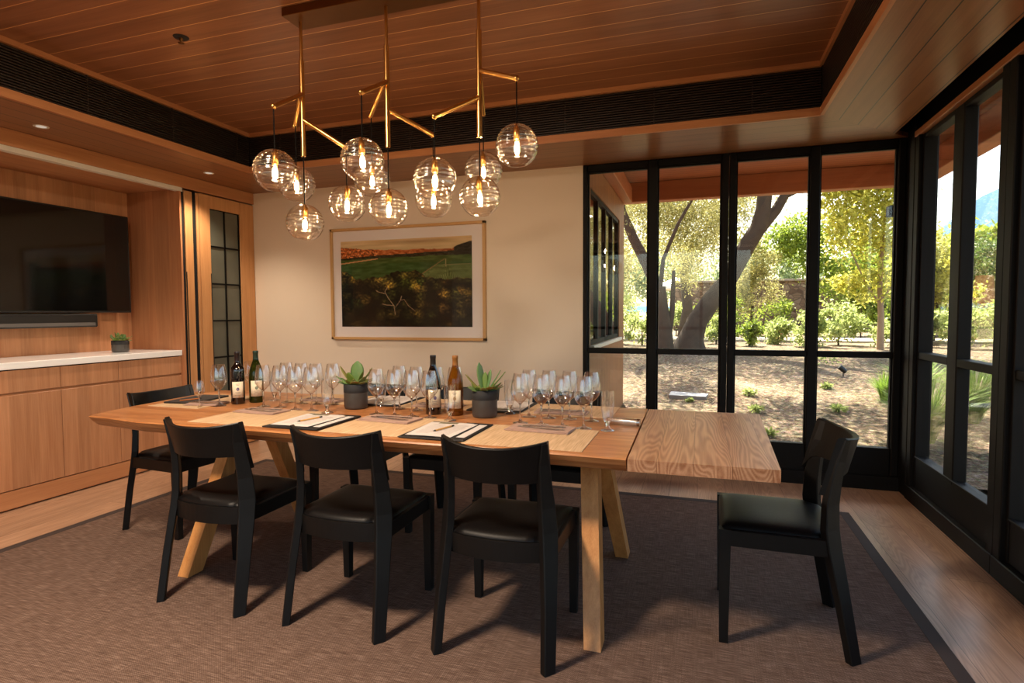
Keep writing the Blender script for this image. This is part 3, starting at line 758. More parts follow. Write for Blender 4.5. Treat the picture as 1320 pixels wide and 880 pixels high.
# ------------------------------------------------------------------ table settings
def px(x, y): return (x, y, ZT + 0.0005)
GZ = ZT
def wine_profile(h, rb):
    """h total height, rb max bowl radius"""
    zs = 0.39 * h
    p = [(0.0001, 0.0), (0.036, 0.0005), (0.0365, 0.002), (0.022, 0.0045), (0.009, 0.009), (0.0045, 0.02), (0.0036, zs * 0.55), (0.0038, zs * 0.85), (0.006, zs), (0.010, zs + 0.003)]
    for k in range(1, 17):
        u = k / 16
        z = zs + 0.003 + (h - zs - 0.003) * u
        r = rb * (math.sin((0.12 + 0.88 * u / 0.40) * PI / 2) ** 0.85 if u < 0.40 else 1 - 0.30 * ((u - 0.40) / 0.60) ** 1.6)
        p.append((r, z))
    return p
def pilsner_profile(h):
    return [(0.0001, 0), (0.031, 0.0005), (0.032, 0.003), (0.012, 0.010), (0.0075, 0.022), (0.010, 0.032), (0.016, 0.042), (0.022, 0.058), (0.0265, 0.085), (0.0285, 0.115), (0.0285, 0.145), (0.0275, h)]
def make_glass(name, prof, label, cat, group, split):
    g = thing(name, label, cat, (0, 0, 0), group=group)
    MB().lathe(prof[:5], 28).build('foot', M['winegl'], g)
    MB().lathe(prof[4:split + 1], 20).build('stem', M['stemgl'], g)
    MB().lathe(prof[split:], 28).build('bowl', M['winegl'], g)
    return g
WG = 'stemmed wine glasses on the dining table'
PG = 'short-stemmed water glasses on the dining table'
wine = make_glass('wine_glass', wine_profile(0.236, 0.044), '', 'wine glass', WG, 9)
pil = make_glass('water_glass', pilsner_profile(0.176), '', 'water glass', PG, 6)
sets = {
    'near left': [(-2.326, 2.595), (-2.216, 2.60), (-2.082, 2.56), (-1.972, 2.554), (-1.854, 2.527)],
    'near middle': [(-1.579, 2.561), (-1.466, 2.548), (-1.371, 2.553), (-1.269, 2.548), (-1.143, 2.513)],
    'near right': [(-0.799, 2.555), (-0.691, 2.539), (-0.587, 2.523), (-0.488, 2.516), (-0.378, 2.496)],
    'far left': [(-2.429, 2.803), (-2.303, 2.759), (-2.191, 2.75), (-2.09, 2.75), (-1.99, 2.77)],
    'far middle': [(-1.698, 2.808), (-1.548, 2.744), (-1.435, 2.726), (-1.321, 2.735), (-1.225, 2.76)],
    'far right': [(-0.926, 2.778), (-0.805, 2.722), (-0.701, 2.716), (-0.598, 2.718), (-0.486, 2.699)],
}
ordn = ['leftmost', 'second from left', 'third from left', 'rightmost']
used_w = used_p = False
def place(proto_, used, x, y, lab, s=1.0):
    o = proto_ if not used else copy_tree(proto_)
    o['label'] = lab; o.location = (x, y, GZ + 0.0004 + (0.0 if True else 0)); o.rotation_euler = (0, 0, rnd.uniform(0, 6)); o.scale = (s, s, s)
    return o
for k_, pts in sets.items():
    side = k_.split()[0]
    if side == 'near': ws, ps = pts[:4], pts[4]
    else: ws, ps = pts[1:], pts[0]
    for i, (x, y) in enumerate(ws):
        place(wine, used_w, x, y, '%s of the four clear wine glasses at the %s place setting' % (ordn[i], k_)); used_w = True
    place(pil, used_p, ps[0], ps[1], 'narrow short-stemmed water glass at the %s end of the %s place setting' % ('right' if side == 'near' else 'left', k_)); used_p = True
place(wine, True, -2.655, 2.47, 'small clear wine glass at the far left end of the table, left of the bottles', 0.64)
place(wine, True, -2.590, 2.545, 'clear wine glass just left of the dark red wine bottle')
place(wine, True, -2.60, 2.80, 'clear wine glass half hidden behind the two bottles at the left')

# placemats
def tanmat():
    t = NT('woven_placemat')
    c = t.n('ShaderNodeTexCoord').outputs['Object']
    a = t.n('ShaderNodeTexNoise', {'Vector': t.n('ShaderNodeMapping', {0: c, 3: (220, 8, 1)}).outputs[0], 'Scale': 1, 'Detail': 3}).outputs[0]
    return t.pbr(t.ramp(a, [(0.3, rgb(184, 150, 112)), (0.7, rgb(222, 190, 152))]), 0.8, 0, t.bump(a, 0.4, 0.002), 0.2)
M['mat'] = tanmat()
mats = [(-2.11, 2.325, 0.49, 0.42, 0, 'near left'), (-1.365, 2.315, 0.46, 0.42, 0, 'near middle'), (-0.655, 2.275, 0.49, 0.40, 0, 'near right'),
        (-2.11, 2.945, 0.47, 0.34, 0, 'far left'), (-1.365, 2.95, 0.46, 0.34, 0, 'far middle'), (-0.65, 2.955, 0.49, 0.34, 0, 'far right'),
        (-2.80, 2.66, 0.36, 0.48, 0, 'left end')]
for (x, y, w, d, r, nm) in mats:
    o = MB().bbox(-w / 2, w / 2, -d / 2, d / 2, 0, 0.003, 0.0008).build('placemat', M['mat'], None, (x, y, ZT + 0.0002))
    tag(o, 'rectangular straw-coloured woven placemat at the %s place' % nm, 'placemat', 'straw placemats on the table')
# napkins with fork and knife
M['napkin'] = plain('blush_linen', rgb(178, 146, 130), 0.9, var=0.08, scale=90, bump=0.3)
def napkin_mesh(w, d):
    mb = MB()
    for k, (dx, dy, z) in enumerate(((0, 0, 0.0), (0.010, 0.006, 0.0042))):
        n = 10; vs = []; fs = []
        for lay in (0, 1):
            for j in range(n + 1):
                for i in range(n + 1):
                    u, v = i / n, j / n
                    zz_ = z + 0.0005 + lay * 0.0036 + (0.0012 * math.sin(u * 6 + k) * math.sin(v * 4 + k) if k else 0.0006 * math.sin(u * 6) * lay) + 0.0008
                    vs.append((-w / 2 + dx + u * (w - dx), -d / 2 + dy + v * (d - dy), zz_))
        N = (n + 1) ** 2
        for j in range(n):
            for i in range(n):
                a = j * (n + 1) + i
                fs.append((a, a + n + 1, a + n + 2, a + 1)); fs.append((N + a, N + a + 1, N + a + n + 2, N + a + n + 1))
        for i in range(n):
            fs.append((i, i + 1, N + i + 1, N + i)); b = n * (n + 1) + i; fs.append((b + 1, b, N + b, N + b + 1))
            a = i * (n + 1); fs.append((a + n + 1, a, N + a, N + a + n + 1)); a = a + n; fs.append((a, a + n + 1, N + a + n + 1, N + a))
        mb.add(vs, fs, False)
    return mb
def fork_mesh():
    mb = MB()
    prof = [(-0.095, 0.0035), (-0.085, 0.006), (-0.05, 0.0045), (0.02, 0.0028), (0.04, 0.004), (0.052, 0.010), (0.060, 0.011)]
    secs = []
    for i, (x, w) in enumerate(prof):
        z = 0.003 + 0.003 * math.sin((x + 0.095) / 0.155 * PI)
        secs.append([(x, -w, z), (x, w, z), (x, w, z + 0.002), (x, -w, z + 0.002)])
    mb.sweep(secs)
    for y in (-0.0088, -0.003, 0.003, 0.0088):
        mb.box(0.058, 0.10, y - 0.0014, y + 0.0014, 0.003, 0.005)
    return mb
def knife_mesh():
    mb = MB(); secs = []
    for (x, w0, w1) in ((-0.11, 0.005, 0.005), (-0.10, 0.007, 0.007), (-0.02, 0.005, 0.005), (-0.01, 0.004, 0.006), (0.0, 0.008, 0.006), (0.07, 0.009, 0.006), (0.10, 0.004, 0.006), (0.11, 0.0, 0.005)):
        secs.append([(x, -w0, 0.0005), (x, w1, 0.0005), (x, w1, 0.003), (x, -w0, 0.003)])
    return mb.sweep(secs)
fk = knf = nk = None
naps = [(-2.20, 2.44, 0.27, 0.13, -0.05, 'near left'), (-1.425, 2.43, 0.29, 0.14, -0.08, 'near middle'), (-0.665, 2.42, 0.29, 0.14, -0.05, 'near right'),
        (-2.12, 2.87, 0.27, 0.13, PI - 0.05, 'far left'), (-1.37, 2.87, 0.27, 0.13, PI, 'far middle'), (-0.67, 2.86, 0.27, 0.12, PI + 0.04, 'far right'), (-2.70, 2.56, 0.20, 0.13, 0.2, 'left end')]
for i, (x, y, w, d, r, nm) in enumerate(naps):
    o = napkin_mesh(w, d).build('napkin', M['napkin'], None, (x, y, ZT + 0.0035), r)
    tag(o, 'folded blush linen napkin with cutlery on it at the %s place' % nm, 'napkin', 'folded napkins on the table')
    if fk is None:
        fk = fork_mesh().build('fork', M['steel']); knf = knife_mesh().build('knife', M['steel']); a_, b_ = fk, knf
    else:
        a_ = fk.copy(); COL.objects.link(a_); b_ = knf.copy(); COL.objects.link(b_)
    tag(a_, 'steel fork lying on the napkin at the %s place' % nm, 'fork', 'forks on the napkins')
    tag(b_, 'steel knife lying on the napkin at the %s place' % nm, 'knife', 'knives on the napkins')
    ca_, sa_ = math.cos(r), math.sin(r)
    a_.location = (x + 0.01 * ca_ - 0.015 * sa_, y + 0.015 * ca_ + 0.01 * sa_, ZT + 0.0118); a_.rotation_euler = (0, 0, r + 0.10)
    b_.location = (x + 0.01 * ca_ + 0.02 * sa_, y - 0.02 * ca_ + 0.01 * sa_, ZT + 0.0136); b_.rotation_euler = (0, 0, r - 0.06)

# menu folders with papers, a pencil on each
M['folder'] = plain('black_folder', rgb(22, 21, 22), 0.55)
M['paper'] = plain('white_paper', rgb(214, 206, 200), 0.8, var=0.01)
M['ink'] = plain('grey_print', rgb(150, 140, 136), 0.8)
M['olive'] = plain('olive_card', rgb(112, 104, 70), 0.8)
M['pencil'] = plain('natural_pencil', rgb(214, 160, 84), 0.5)
def folder(x, y, rz, nm, near=True):
    f = thing('menu_folder', 'black folder with white tasting sheets, %s' % nm, 'folder', (x, y, ZT + 0.0035), rz, 'tasting folders on the table')
    MB().bbox(-0.150, 0.150, -0.175, 0.175, 0, 0.004, 0.001).bbox(0.02, 0.150, -0.175, 0.175, 0.004, 0.0065, 0.001).build('cover', M['folder'], f)
    def sheet(cx, cy, w, h, r, z, lines, name='sheet'):
        o = MB().box(-w / 2, w / 2, -h / 2, h / 2, 0, 0.0008).build(name, M['paper'], f, (cx, cy, z), r)
        if lines:
            mb = MB()
            for k in range(lines):
                yy = h / 2 - 0.05 - k * (h - 0.08) / lines; ww = w * rnd.uniform(0.25, 0.36)
                mb.box(-ww, ww, yy, yy + 0.0018, 0.0008, 0.0011)
            mb.build('printed_lines', M['ink'], o)
        return o
    sheet(-0.074, 0.0, 0.125, 0.285, 0.05, 0.0070, 14)
    sheet(0.118, 0.0, 0.036, 0.27, 0.0, 0.0070, 0)
    sheet(0.024, -0.006, 0.125, 0.285, -0.03, 0.0082, 16)
    sheet(-0.02, 0.125, 0.17, 0.06, 0.02, 0.0060, 0)
    o = MB().box(-0.045, 0.045, -0.012, 0.012, 0, 0.0008).build('printed_band', M['olive'], f, (-0.05, 0.125, 0.0086), 0.03)
    c, s = math.cos(rz), math.sin(rz)
    if near:
        p = thing('pencil', 'wooden pencil on the folder %s' % nm, 'pencil', (x - 0.012 * c, y - 0.012 * s, ZT + 0.0175), rz + 1.32, 'pencils on the tasting folders')
        MB().tube([(-0.065, 0, 0), (0.045, 0, 0)], 0.0038, 6, False).build('pencil_barrel', M['pencil'], p)
        MB().tube([(0.0451, 0, 0), (0.062, 0, 0)], [0.0040, 0.0036], 6, False).tube([(-0.0651, 0, 0), (-0.082, 0, 0)], [0.0038, 0.0008], 6, False).build('pencil_tip', M['folder'], p)
folder(-1.755, 2.285, 0.0, 'between the near left and near middle placemats')
folder(-1.045, 2.27, 0.0, 'between the near middle and near right placemats')
folder(-1.74, 2.96, PI, 'on the far side behind the left succulent', False)
folder(-1.02, 2.955, PI, 'on the far side behind the right succulent', False)
cf = thing('closed_folder', 'closed black folder with a wooden pencil on the left end placemat', 'folder', (-2.885, 2.67, ZT + 0.0035), 0.12)
MB().bbox(-0.10, 0.10, -0.15, 0.15, 0, 0.010, 0.002).build('cover', M['folder'], cf)
p = thing('pencil', 'wooden pencil lying across the closed black folder at the left end', 'pencil', (-2.86, 2.60, ZT + 0.0180), 1.2)
MB().tube([(-0.06, 0, 0), (0.05, 0, 0)], 0.004, 6, False).build('pencil_barrel', plain('orange_pencil', rgb(186, 110, 58), 0.5), p)
MB().tube([(0.0501, 0, 0), (0.062, 0, 0)], [0.004, 0.001], 6, False).build('pencil_tip', M['folder'], p)

# glass vial at the end of the main top
vt = thing('glass_tube', 'clear ridged glass tube lying on its side near the right end of the main tabletop', 'tube', (-0.325, 2.64, ZT + 0.0175), -0.12)
MB().tube([(-0.075, 0, 0), (-0.07, 0, 0), (0.062, 0, 0)], [0.013, 0.0165, 0.0165], 18, cap=True).build('tube_body', glassy('frosted_tube', (0.9, 0.9, 0.9, 1), 0.35, 0.6, 2, 0.25), vt)
MB().tube([(0.0622, 0, 0), (0.075, 0, 0)], 0.017, 18).build('tube_cap', M['steel'], vt)

# wine bottles
def bottle(x, y, kind, label, glass_m, caps_m, rz=0.0, emblem=None):
    b = thing('wine_bottle', label, 'bottle', (x, y, ZT + 0.0005), rz, 'wine bottles on the table')
    if kind == 'bordeaux':
        R0 = 0.0375
        prof = [(0.0001, 0.004), (0.028, 0.0), (R0 - 0.002, 0.001), (R0, 0.005), (R0, 0.190), (R0 - 0.001, 0.20), (0.033, 0.212), (0.022, 0.226), (0.0155, 0.238), (0.0142, 0.250)]
    else:
        R0 = 0.040
        prof = [(0.0001, 0.004), (0.030, 0.0), (R0 - 0.002, 0.001), (R0, 0.005), (R0, 0.155), (0.0385, 0.172), (0.035, 0.190), (0.029, 0.212), (0.022, 0.232), (0.0165, 0.248), (0.0150, 0.258)]
    MB().lathe(prof, 32).build('bottle_body', glass_m, b)
    z0 = prof[-1][1]; r0 = prof[-1][0]
    MB().lathe([(r0 + 0.0005, z0 - 0.012), (r0 + 0.0003, z0), (0.0142, 0.288), (0.0155, 0.289), (0.0155, 0.303), (0.0145, 0.305), (0.0001, 0.3055)], 24).build('capsule', caps_m, b)
    zc = 0.085; hh_ = 0.046; aw = 0.85
    def patch(a0, a1, za, zb, rr, mat, name, parent):
        n = 14; vs = []; fs = []
        for k in range(n + 1):
            a = -PI / 2 + lerp(a0, a1, k / n)
            for (q, z) in ((rr, za), (rr, zb), (rr + 0.0004, zb), (rr + 0.0004, za)): vs.append((q * math.cos(a), q * math.sin(a), z))
        for k in range(n):
            for m_ in range(4):
                m2 = (m_ + 1) % 4; fs.append((k * 4 + m_, k * 4 + m2, (k + 1) * 4 + m2, (k + 1) * 4 + m_))
        fs += [(0, 3, 2, 1), (n * 4, n * 4 + 1, n * 4 + 2, n * 4 + 3)]
        return MB().add(vs, fs, True).build(name, mat, parent)
    lb = patch(-aw, aw, zc - hh_, zc + hh_, R0 + 0.0003, M['label'], 'label', b)
    # round ink emblem
    n = 16; vs = []; 
    for rr_, nn_ in ((0.0095, 16),):
        for k in range(nn_):
            a = 2 * PI * k / nn_; xx = rr_ * math.cos(a) * 0.85; vs.append((xx, -math.sqrt((R0 + 0.0013) ** 2 - xx ** 2), zc + 0.004 + rr_ * math.sin(a)))
    MB().add(vs, [tuple(range(16))]).build('emblem', emblem, lb)
    mb = MB()
    for z, w in ((zc + 0.032, 0.28), (zc + 0.025, 0.20), (zc - 0.016, 0.34), (zc - 0.024, 0.24), (zc - 0.033, 0.40)):
        n = 8
        for k in range(n):
            a0, a1 = -PI / 2 + lerp(-w, w, k / n), -PI / 2 + lerp(-w, w, (k + 0.75) / n); rr = R0 + 0.0011
            mb.add([(rr * math.cos(a0), rr * math.sin(a0), z), (rr * math.cos(a1), rr * math.sin(a1), z), (rr * math.cos(a1), rr * math.sin(a1), z + 0.0022), (rr * math.cos(a0), rr * math.sin(a0), z + 0.0022)], [(0, 1, 2, 3)])
    mb.build('label_print', M['ink2'], lb)
M['label'] = plain('cream_label', rgb(232, 218, 190), 0.7, var=0.03)
M['ink2'] = plain('label_ink', rgb(120, 100, 84), 0.7)
def bottleglass(name, col, rough=0.04): 
    t = NT(name); return t.pbr(col, rough, 0, None, 0.7, **{'Coat Weight': 0.5, 'Coat Roughness': 0.02})
def bottletint(name, c0, tint):
    t = NT(name)
    lw = t.n('ShaderNodeLayerWeight', {'Blend': 0.5})
    d = t.n('ShaderNodeBsdfPrincipled', {'Base Color': c0, 'Roughness': 0.05, 'Specular IOR Level': 0.7}).outputs[0]
    tr = t.n('ShaderNodeBsdfTransparent', {'Color': tint}).outputs[0]
    return t.surf(t.n('ShaderNodeMixShader', {0: 0.5, 1: tr, 2: d}).outputs[0])
blackg = bottleglass('dark_red_wine_glass', rgb(16, 8, 8))
purp = plain('purple_emblem', rgb(96, 84, 120), 0.7); grn = plain('green_grey_emblem', rgb(112, 122, 104), 0.7); gold = plain('gold_emblem', rgb(176, 132, 60), 0.6)
bottle(-2.547, 2.64, 'bordeaux', 'dark red wine bottle with a cream label, left of the pair at the table left', blackg, plain('dark_capsule', rgb(30, 20, 24), 0.4), 0.75, purp)
bottle(-2.487, 2.72, 'burgundy', 'green glass white wine bottle beside the red one at the table left', bottletint('green_bottle_glass', rgb(34, 44, 10), (0.34, 0.38, 0.10, 1)), plain('dark_green_capsule', rgb(28, 52, 42), 0.4), 0.75, grn)
bottle(-1.300, 2.655, 'burgundy', 'dark wine bottle with black capsule in the middle, left of the amber one', blackg, plain('black_capsule', rgb(22, 20, 22), 0.4), 0.66, purp)
bottle(-1.178, 2.66, 'burgundy', 'amber wine bottle with a bronze capsule in the middle of the table', bottletint('amber_bottle_glass', rgb(120, 68, 12), (0.62, 0.40, 0.10, 1)), plain('bronze_capsule', rgb(150, 98, 46), 0.4), 0.30, gold)

# succulents in dark pots
M['pot'] = plain('charcoal_ceramic', rgb(66, 63, 60), 0.3, var=0.35, scale=14)
M['potrim'] = plain('matte_black_rim', rgb(30, 30, 32), 0.75)
M['soil'] = plain('potting_soil', rgb(48, 34, 24), 0.95, scale=200, var=0.5)
def succmat(name, a, b, c):
    t = NT(name)
    r = t.n('ShaderNodeNewGeometry').outputs['Random Per Island']
    return t.pbr(t.ramp(r, [(0.0, a), (0.5, b), (1.0, c)]), 0.45, 0, None, 0.4, **{'Subsurface Weight': 0.1})
R_ = math.radians
M['succ'] = succmat('succulent_leaf', rgb(104, 128, 48), rgb(86, 122, 76), rgb(140, 120, 50))
def paddle(mb, base, az, tilt, ln, w, th=0.004, curl=0.0):
    n = 7; secs = []
    d = Vector((math.cos(az), math.sin(az), 0)); side = Vector((-math.sin(az), math.cos(az), 0))
    p = Vector(base)
    for i in range(n + 1):
        u = i / n
        a = tilt + curl * u
        dr = d * math.cos(a) + Vector((0, 0, 1)) * math.sin(a)
        nr = dr.cross(side).normalized()
        ww = w * (0.25 + 0.75 * math.sin(PI * min(1, u ** 1.3 * 0.97 + 0.02)) ** 0.8 if u < 0.98 else 0.12)
        tt = th * (1 - 0.6 * u)
        secs.append([tuple(p + side * math.cos(t) * ww + nr * math.sin(t) * tt) for t in [k * PI / 4 for k in range(8)]])
        p = p + dr * ln / n
    mb.sweep(secs, True)
def potted(x, y, rp, hp, z, label, cat, leaves, grp, sc=1.0):
    o = thing('potted_succulent', label, cat, (x, y, z), 0, grp)
    MB().lathe([(0.0001, 0.0005), (rp * 0.86, 0.0005), (rp * 0.93, 0.004), (rp, 0.016), (rp, hp * 0.66)], 40).build('pot', M['pot'], o)
    MB().lathe([(rp, hp * 0.66), (rp + 0.0008, hp * 0.67), (rp + 0.0008, hp), (rp - 0.003, hp + 0.001), (rp - 0.006, hp - 0.004), (rp - 0.006, hp * 0.67)], 40).build('pot_rim', M['potrim'], o)
    MB().lathe([(0.0001, hp - 0.010), (rp - 0.006, hp - 0.012)], 24).build('soil', M['soil'], o)
    mb = MB()
    for (az, tilt, ln, w, cu) in leaves: paddle(mb, (0.012 * math.cos(az), 0.012 * math.sin(az), hp - 0.012), az, tilt, ln * sc, w * 1.22 * sc, 0.005 * sc, cu)
    rl = random.Random(int(abs(x) * 100))
    for k_ in range(11 if sc == 1.0 else 0): paddle(mb, (0.02 * math.cos(k_ * 0.57 * 1.0), 0.02 * math.sin(k_ * 0.57), hp - 0.012), k_ * 0.57 + rl.uniform(-.2, .2), R_(rl.uniform(18, 42)), rl.uniform(0.055, 0.085), rl.uniform(0.014, 0.022), 0.005, rl.uniform(0, 0.5))
    mb.build('leaves', M['succ'], o)
lv1 = [(R_(100), R_(80), 0.135, 0.032, 0.1), (R_(185), R_(48), 0.135, 0.014, 0.2), (R_(15), R_(42), 0.130, 0.018, 0.35), (R_(190), R_(22), 0.115, 0.010, 0.2), (R_(20), R_(20), 0.095, 0.022, 0.3),
       (R_(160), R_(55), 0.085, 0.022, 0), (R_(-100), R_(60), 0.09, 0.022, 0), (R_(-60), R_(25), 0.08, 0.024, 0), (R_(-140), R_(22), 0.08, 0.026, 0), (R_(60), R_(20), 0.08, 0.024, 0), (R_(-20), R_(30), 0.085, 0.020, 0.4), (R_(215), R_(12), 0.085, 0.02, 0.2), (R_(0), R_(66), 0.09, 0.018, 0)]
lv2 = [(R_(150), R_(76), 0.150, 0.019, 0.1), (R_(180), R_(40), 0.125, 0.013, 0.15), (R_(10), R_(44), 0.140, 0.014, 0.15), (R_(25), R_(55), 0.13, 0.010, 0.1), (R_(100), R_(84), 0.10, 0.013, 0), (R_(60), R_(75), 0.115, 0.014, 0.0),
       (R_(-100), R_(30), 0.07, 0.02, 0), (R_(-50), R_(25), 0.085, 0.018, 0.1), (R_(200), R_(15), 0.08, 0.018, 0.2), (R_(-10), R_(25), 0.10, 0.016, 0.3), (R_(240), R_(10), 0.07, 0.018, 0.1), (R_(60), R_(20), 0.08, 0.018, 0), (R_(10), R_(15), 0.09, 0.014, 0.2)]
potted(-1.793, 2.70, 0.064, 0.136, ZT + 0.0005, 'broad round-leaved succulent in a dark pot, left of the two on the table', 'potted plant', lv1, 'potted succulents on the table')
potted(-1.019, 2.66, 0.064, 0.136, ZT + 0.0005, 'succulent with narrow pointed leaves in a dark pot, right of the two on the table', 'potted plant', lv2, 'potted succulents on the table')
lv3 = [(R_(rnd.uniform(0, 360)), R_(rnd.uniform(10, 80)), rnd.uniform(0.05, 0.085), rnd.uniform(0.012, 0.018), rnd.uniform(-0.2, 0.3)) for _ in range(34)]
potted(-4.50, 3.43, 0.062, 0.095, 0.9665, 'small bushy green plant in a dark pot on the white counter', 'potted plant', lv3, None)

# ------------------------------------------------------------------ outdoors
def terrain(x, y):
    dx = max(0.0, x - 3.0); dy = max(0.0, y - 5.2)
    d = math.hypot(dx, dy) if x > -3 else dy
    h = 0.105 * min(d, 5.8) - 0.02
    return h + 0.035 * fbm(x * 0.5, y * 0.5, 3, 3.0) * min(1, d / 2) * 2
def mulch():
    t = NT('bark_mulch')
    c = t.n('ShaderNodeTexCoord').outputs['Object']
    a = t.n('ShaderNodeTexNoise', {'Vector': c, 'Scale': 26, 'Detail': 5, 'Roughness': 0.75}).outputs[0]
    b = t.n('ShaderNodeTexNoise', {'Vector': c, 'Scale': 3, 'Detail': 3}).outputs[0]
    v = t.n('ShaderNodeTexVoronoi', {'Vector': c, 'Scale': 38}).outputs['Color']
    f = t.math('ADD', t.math('MULTIPLY', a, 0.8), t.math('MULTIPLY', b, 0.2))
    col = t.ramp(f, [(0.36, rgb(66, 54, 42)), (0.5, rgb(134, 116, 94)), (0.66, rgb(200, 182, 156))])
    col = t.mix(0.25, col, v, 'MULTIPLY')
    return t.pbr(col, 0.95, 0, t.bump(a, 1.0, 0.06), 0.1)
M['mulch'] = mulch()
xs = np.concatenate([np.arange(-9, 9, 0.2), np.arange(9, 60, 3.0)]); ys = np.concatenate([np.arange(4.74, 14, 0.2), np.arange(14, 120, 3.0)])
def grid_obj(name, xs, ys, mat, ok):
    vs = [(x, y, terrain(x, y)) for y in ys for x in xs]; nx = len(xs); fs = []
    for j in range(len(ys) - 1):
        for i in range(nx - 1):
            if ok(xs[i], ys[j]): a = j * nx + i; fs.append((a, a + 1, a + nx + 1, a + nx))
    o = MB().add(vs, fs, True).build(name, mat); o['kind'] = 'structure'; return o
xs2 = np.concatenate([np.arange(1.48, 9, 0.2), np.arange(9, 60, 3.0)]); ys2 = np.concatenate([np.arange(-6, 4.95, 0.21)])
grid_obj('ground_back', xs, ys, M['mulch'], lambda x, y: True)
grid_obj('ground_right', xs2, ys2, M['mulch'], lambda x, y: True)

# wing of the building and the eaves
M['clad'] = wood('cladding_wood', rgb(126, 78, 42), rgb(158, 104, 60), 'z', 'y', 0.14, None, seam=rgb(92, 56, 34), seamw=0.03, rough=0.5, var=0.15)
M['eave'] = wood('eave_boards', rgb(140, 76, 46), rgb(168, 98, 62), 'x', 'y', 0.09, None, seam=rgb(74, 38, 22), seamw=0.08, rough=0.5, var=0.15)
M['beam'] = wood('beam_wood', rgb(150, 84, 50), rgb(178, 106, 66), 'x', rough=0.5)
M['beamy'] = wood('beam_wood_y', rgb(150, 84, 50), rgb(178, 106, 66), 'y', rough=0.5)
WX = -0.875
struct('wall_wing', MB().box(-3.6, WX, YB + 0.15, 7.02, -0.05, 0.99).box(-3.6, WX, YB + 0.15, 7.02, 2.32, 2.9).box(-3.6, WX, 6.62, 7.02, 0.99, 2.32).box(-3.6, WX, YB + 0.15, 4.80, 0.99, 2.32)
       .box(-3.6, WX - 0.5, 4.80, 6.62, 0.99, 2.32), M['clad'])
ww = struct_root('window_20', (WX, 0, 0))
mb = MB()
for y in (4.80, 5.22, 5.66, 6.12, 6.58): mb.box(-0.05, -0.01, y, y + 0.04, 0.99, 2.32)
mb.box(-0.05, -0.01, 4.80, 6.62, 2.28, 2.32).box(-0.05, -0.01, 4.80, 6.62, 0.99, 1.03)
mb.build('window_frame', fr, ww)
for y in (4.84, 5.26, 5.70, 6.16): MB().box(-0.034, -0.030, y, y + 0.42, 1.03, 2.28).build('window_pane', M['pane'], ww)
struct('trim_13', MB().bbox(WX, WX + 0.035, 4.8, 6.64, 0.955, 0.99, 0.004), M['alu'])
struct('eave_back', MB().box(WX - 0.8, 2.25, YB + 0.10, 7.15, 2.80, 2.84), M['eave'])
struct('eave_right', MB().box(XW, 2.35, -3, YB + 0.10, 2.80, 2.84), M['eave'])
struct('wall_head_back', MB().box(-0.9, XW, YB, YB + 0.1, ZS, 2.82), M['frame'])
struct('wall_head_right', MB().box(XR + 0.02, XW, YR, YB + 0.1, 2.64, 2.82), M['frame'])
bm = MB().bbox(-0.95, 2.06, 6.94, 7.08, 2.575, 2.80, 0.006).build('roof_beam', M['beam'])
tag(bm, 'reddish timber eave beam running across above the back windows outside', 'beam')
bm = MB().bbox(2.08, 2.25, -3, 7.2, 2.575, 2.80, 0.006).build('roof_beam', M['beamy'])
tag(bm, 'timber eave beam running away outside the right-hand windows', 'beam')
bm = MB().bbox(WX + 0.002, WX + 0.11, YB + 0.12, 6.93, 2.56, 2.74, 0.006).build('roof_beam', M['beamy'])
tag(bm, 'timber ledger beam along the wood-clad wing wall under the eave', 'beam')
lt = thing('wall_lantern', 'small dark box lantern hanging outside the last back window near the corner', 'lantern', (1.93, 6.98, 2.40))
MB().bbox(-0.06, 0.07, -0.06, 0.06, -0.14, -0.03, 0.004).build('lantern_body', M['frame'], lt)
MB().box(-0.008, 0.008, -0.008, 0.008, -0.03, 0.175).build('hanger', M['frame'], lt)

# foliage
def leaf_mesh(name, C, size, asp, mat, parent=None, up_bias=0.0, seed=1):
    rg_ = np.random.default_rng(seed); n = len(C)
    d = rg_.normal(size=(n, 3)); d[:, 2] += up_bias; d /= np.linalg.norm(d, axis=1)[:, None]
    e = rg_.normal(size=(n, 3)); e -= (e * d).sum(1)[:, None] * d; e /= np.linalg.norm(e, axis=1)[:, None]
    s = size * rg_.uniform(0.6, 1.3, n)[:, None]
    a = C - d * s * 0.5; b = C + e * s * asp * 0.5; c = C + d * s * 0.5; g_ = C - e * s * asp * 0.5
    V = np.stack([a, b, c, g_], 1).reshape(-1, 3)
    me = bpy.data.meshes.new(name); me.vertices.add(n * 4); me.vertices.foreach_set('co', V.astype(np.float32).ravel())
    me.loops.add(n * 4); me.loops.foreach_set('vertex_index', np.arange(n * 4, dtype=np.int32))
    me.polygons.add(n); me.polygons.foreach_set('loop_start', np.arange(0, n * 4, 4, dtype=np.int32)); me.polygons.foreach_set('loop_total', np.full(n, 4, dtype=np.int32))
    me.update(calc_edges=True); me.materials.append(mat)
    o = bpy.data.objects.new(name, me); COL.objects.link(o)
    if parent is not None: o.parent = parent; CHILD.setdefault(parent.name, []).append(o)
    return o
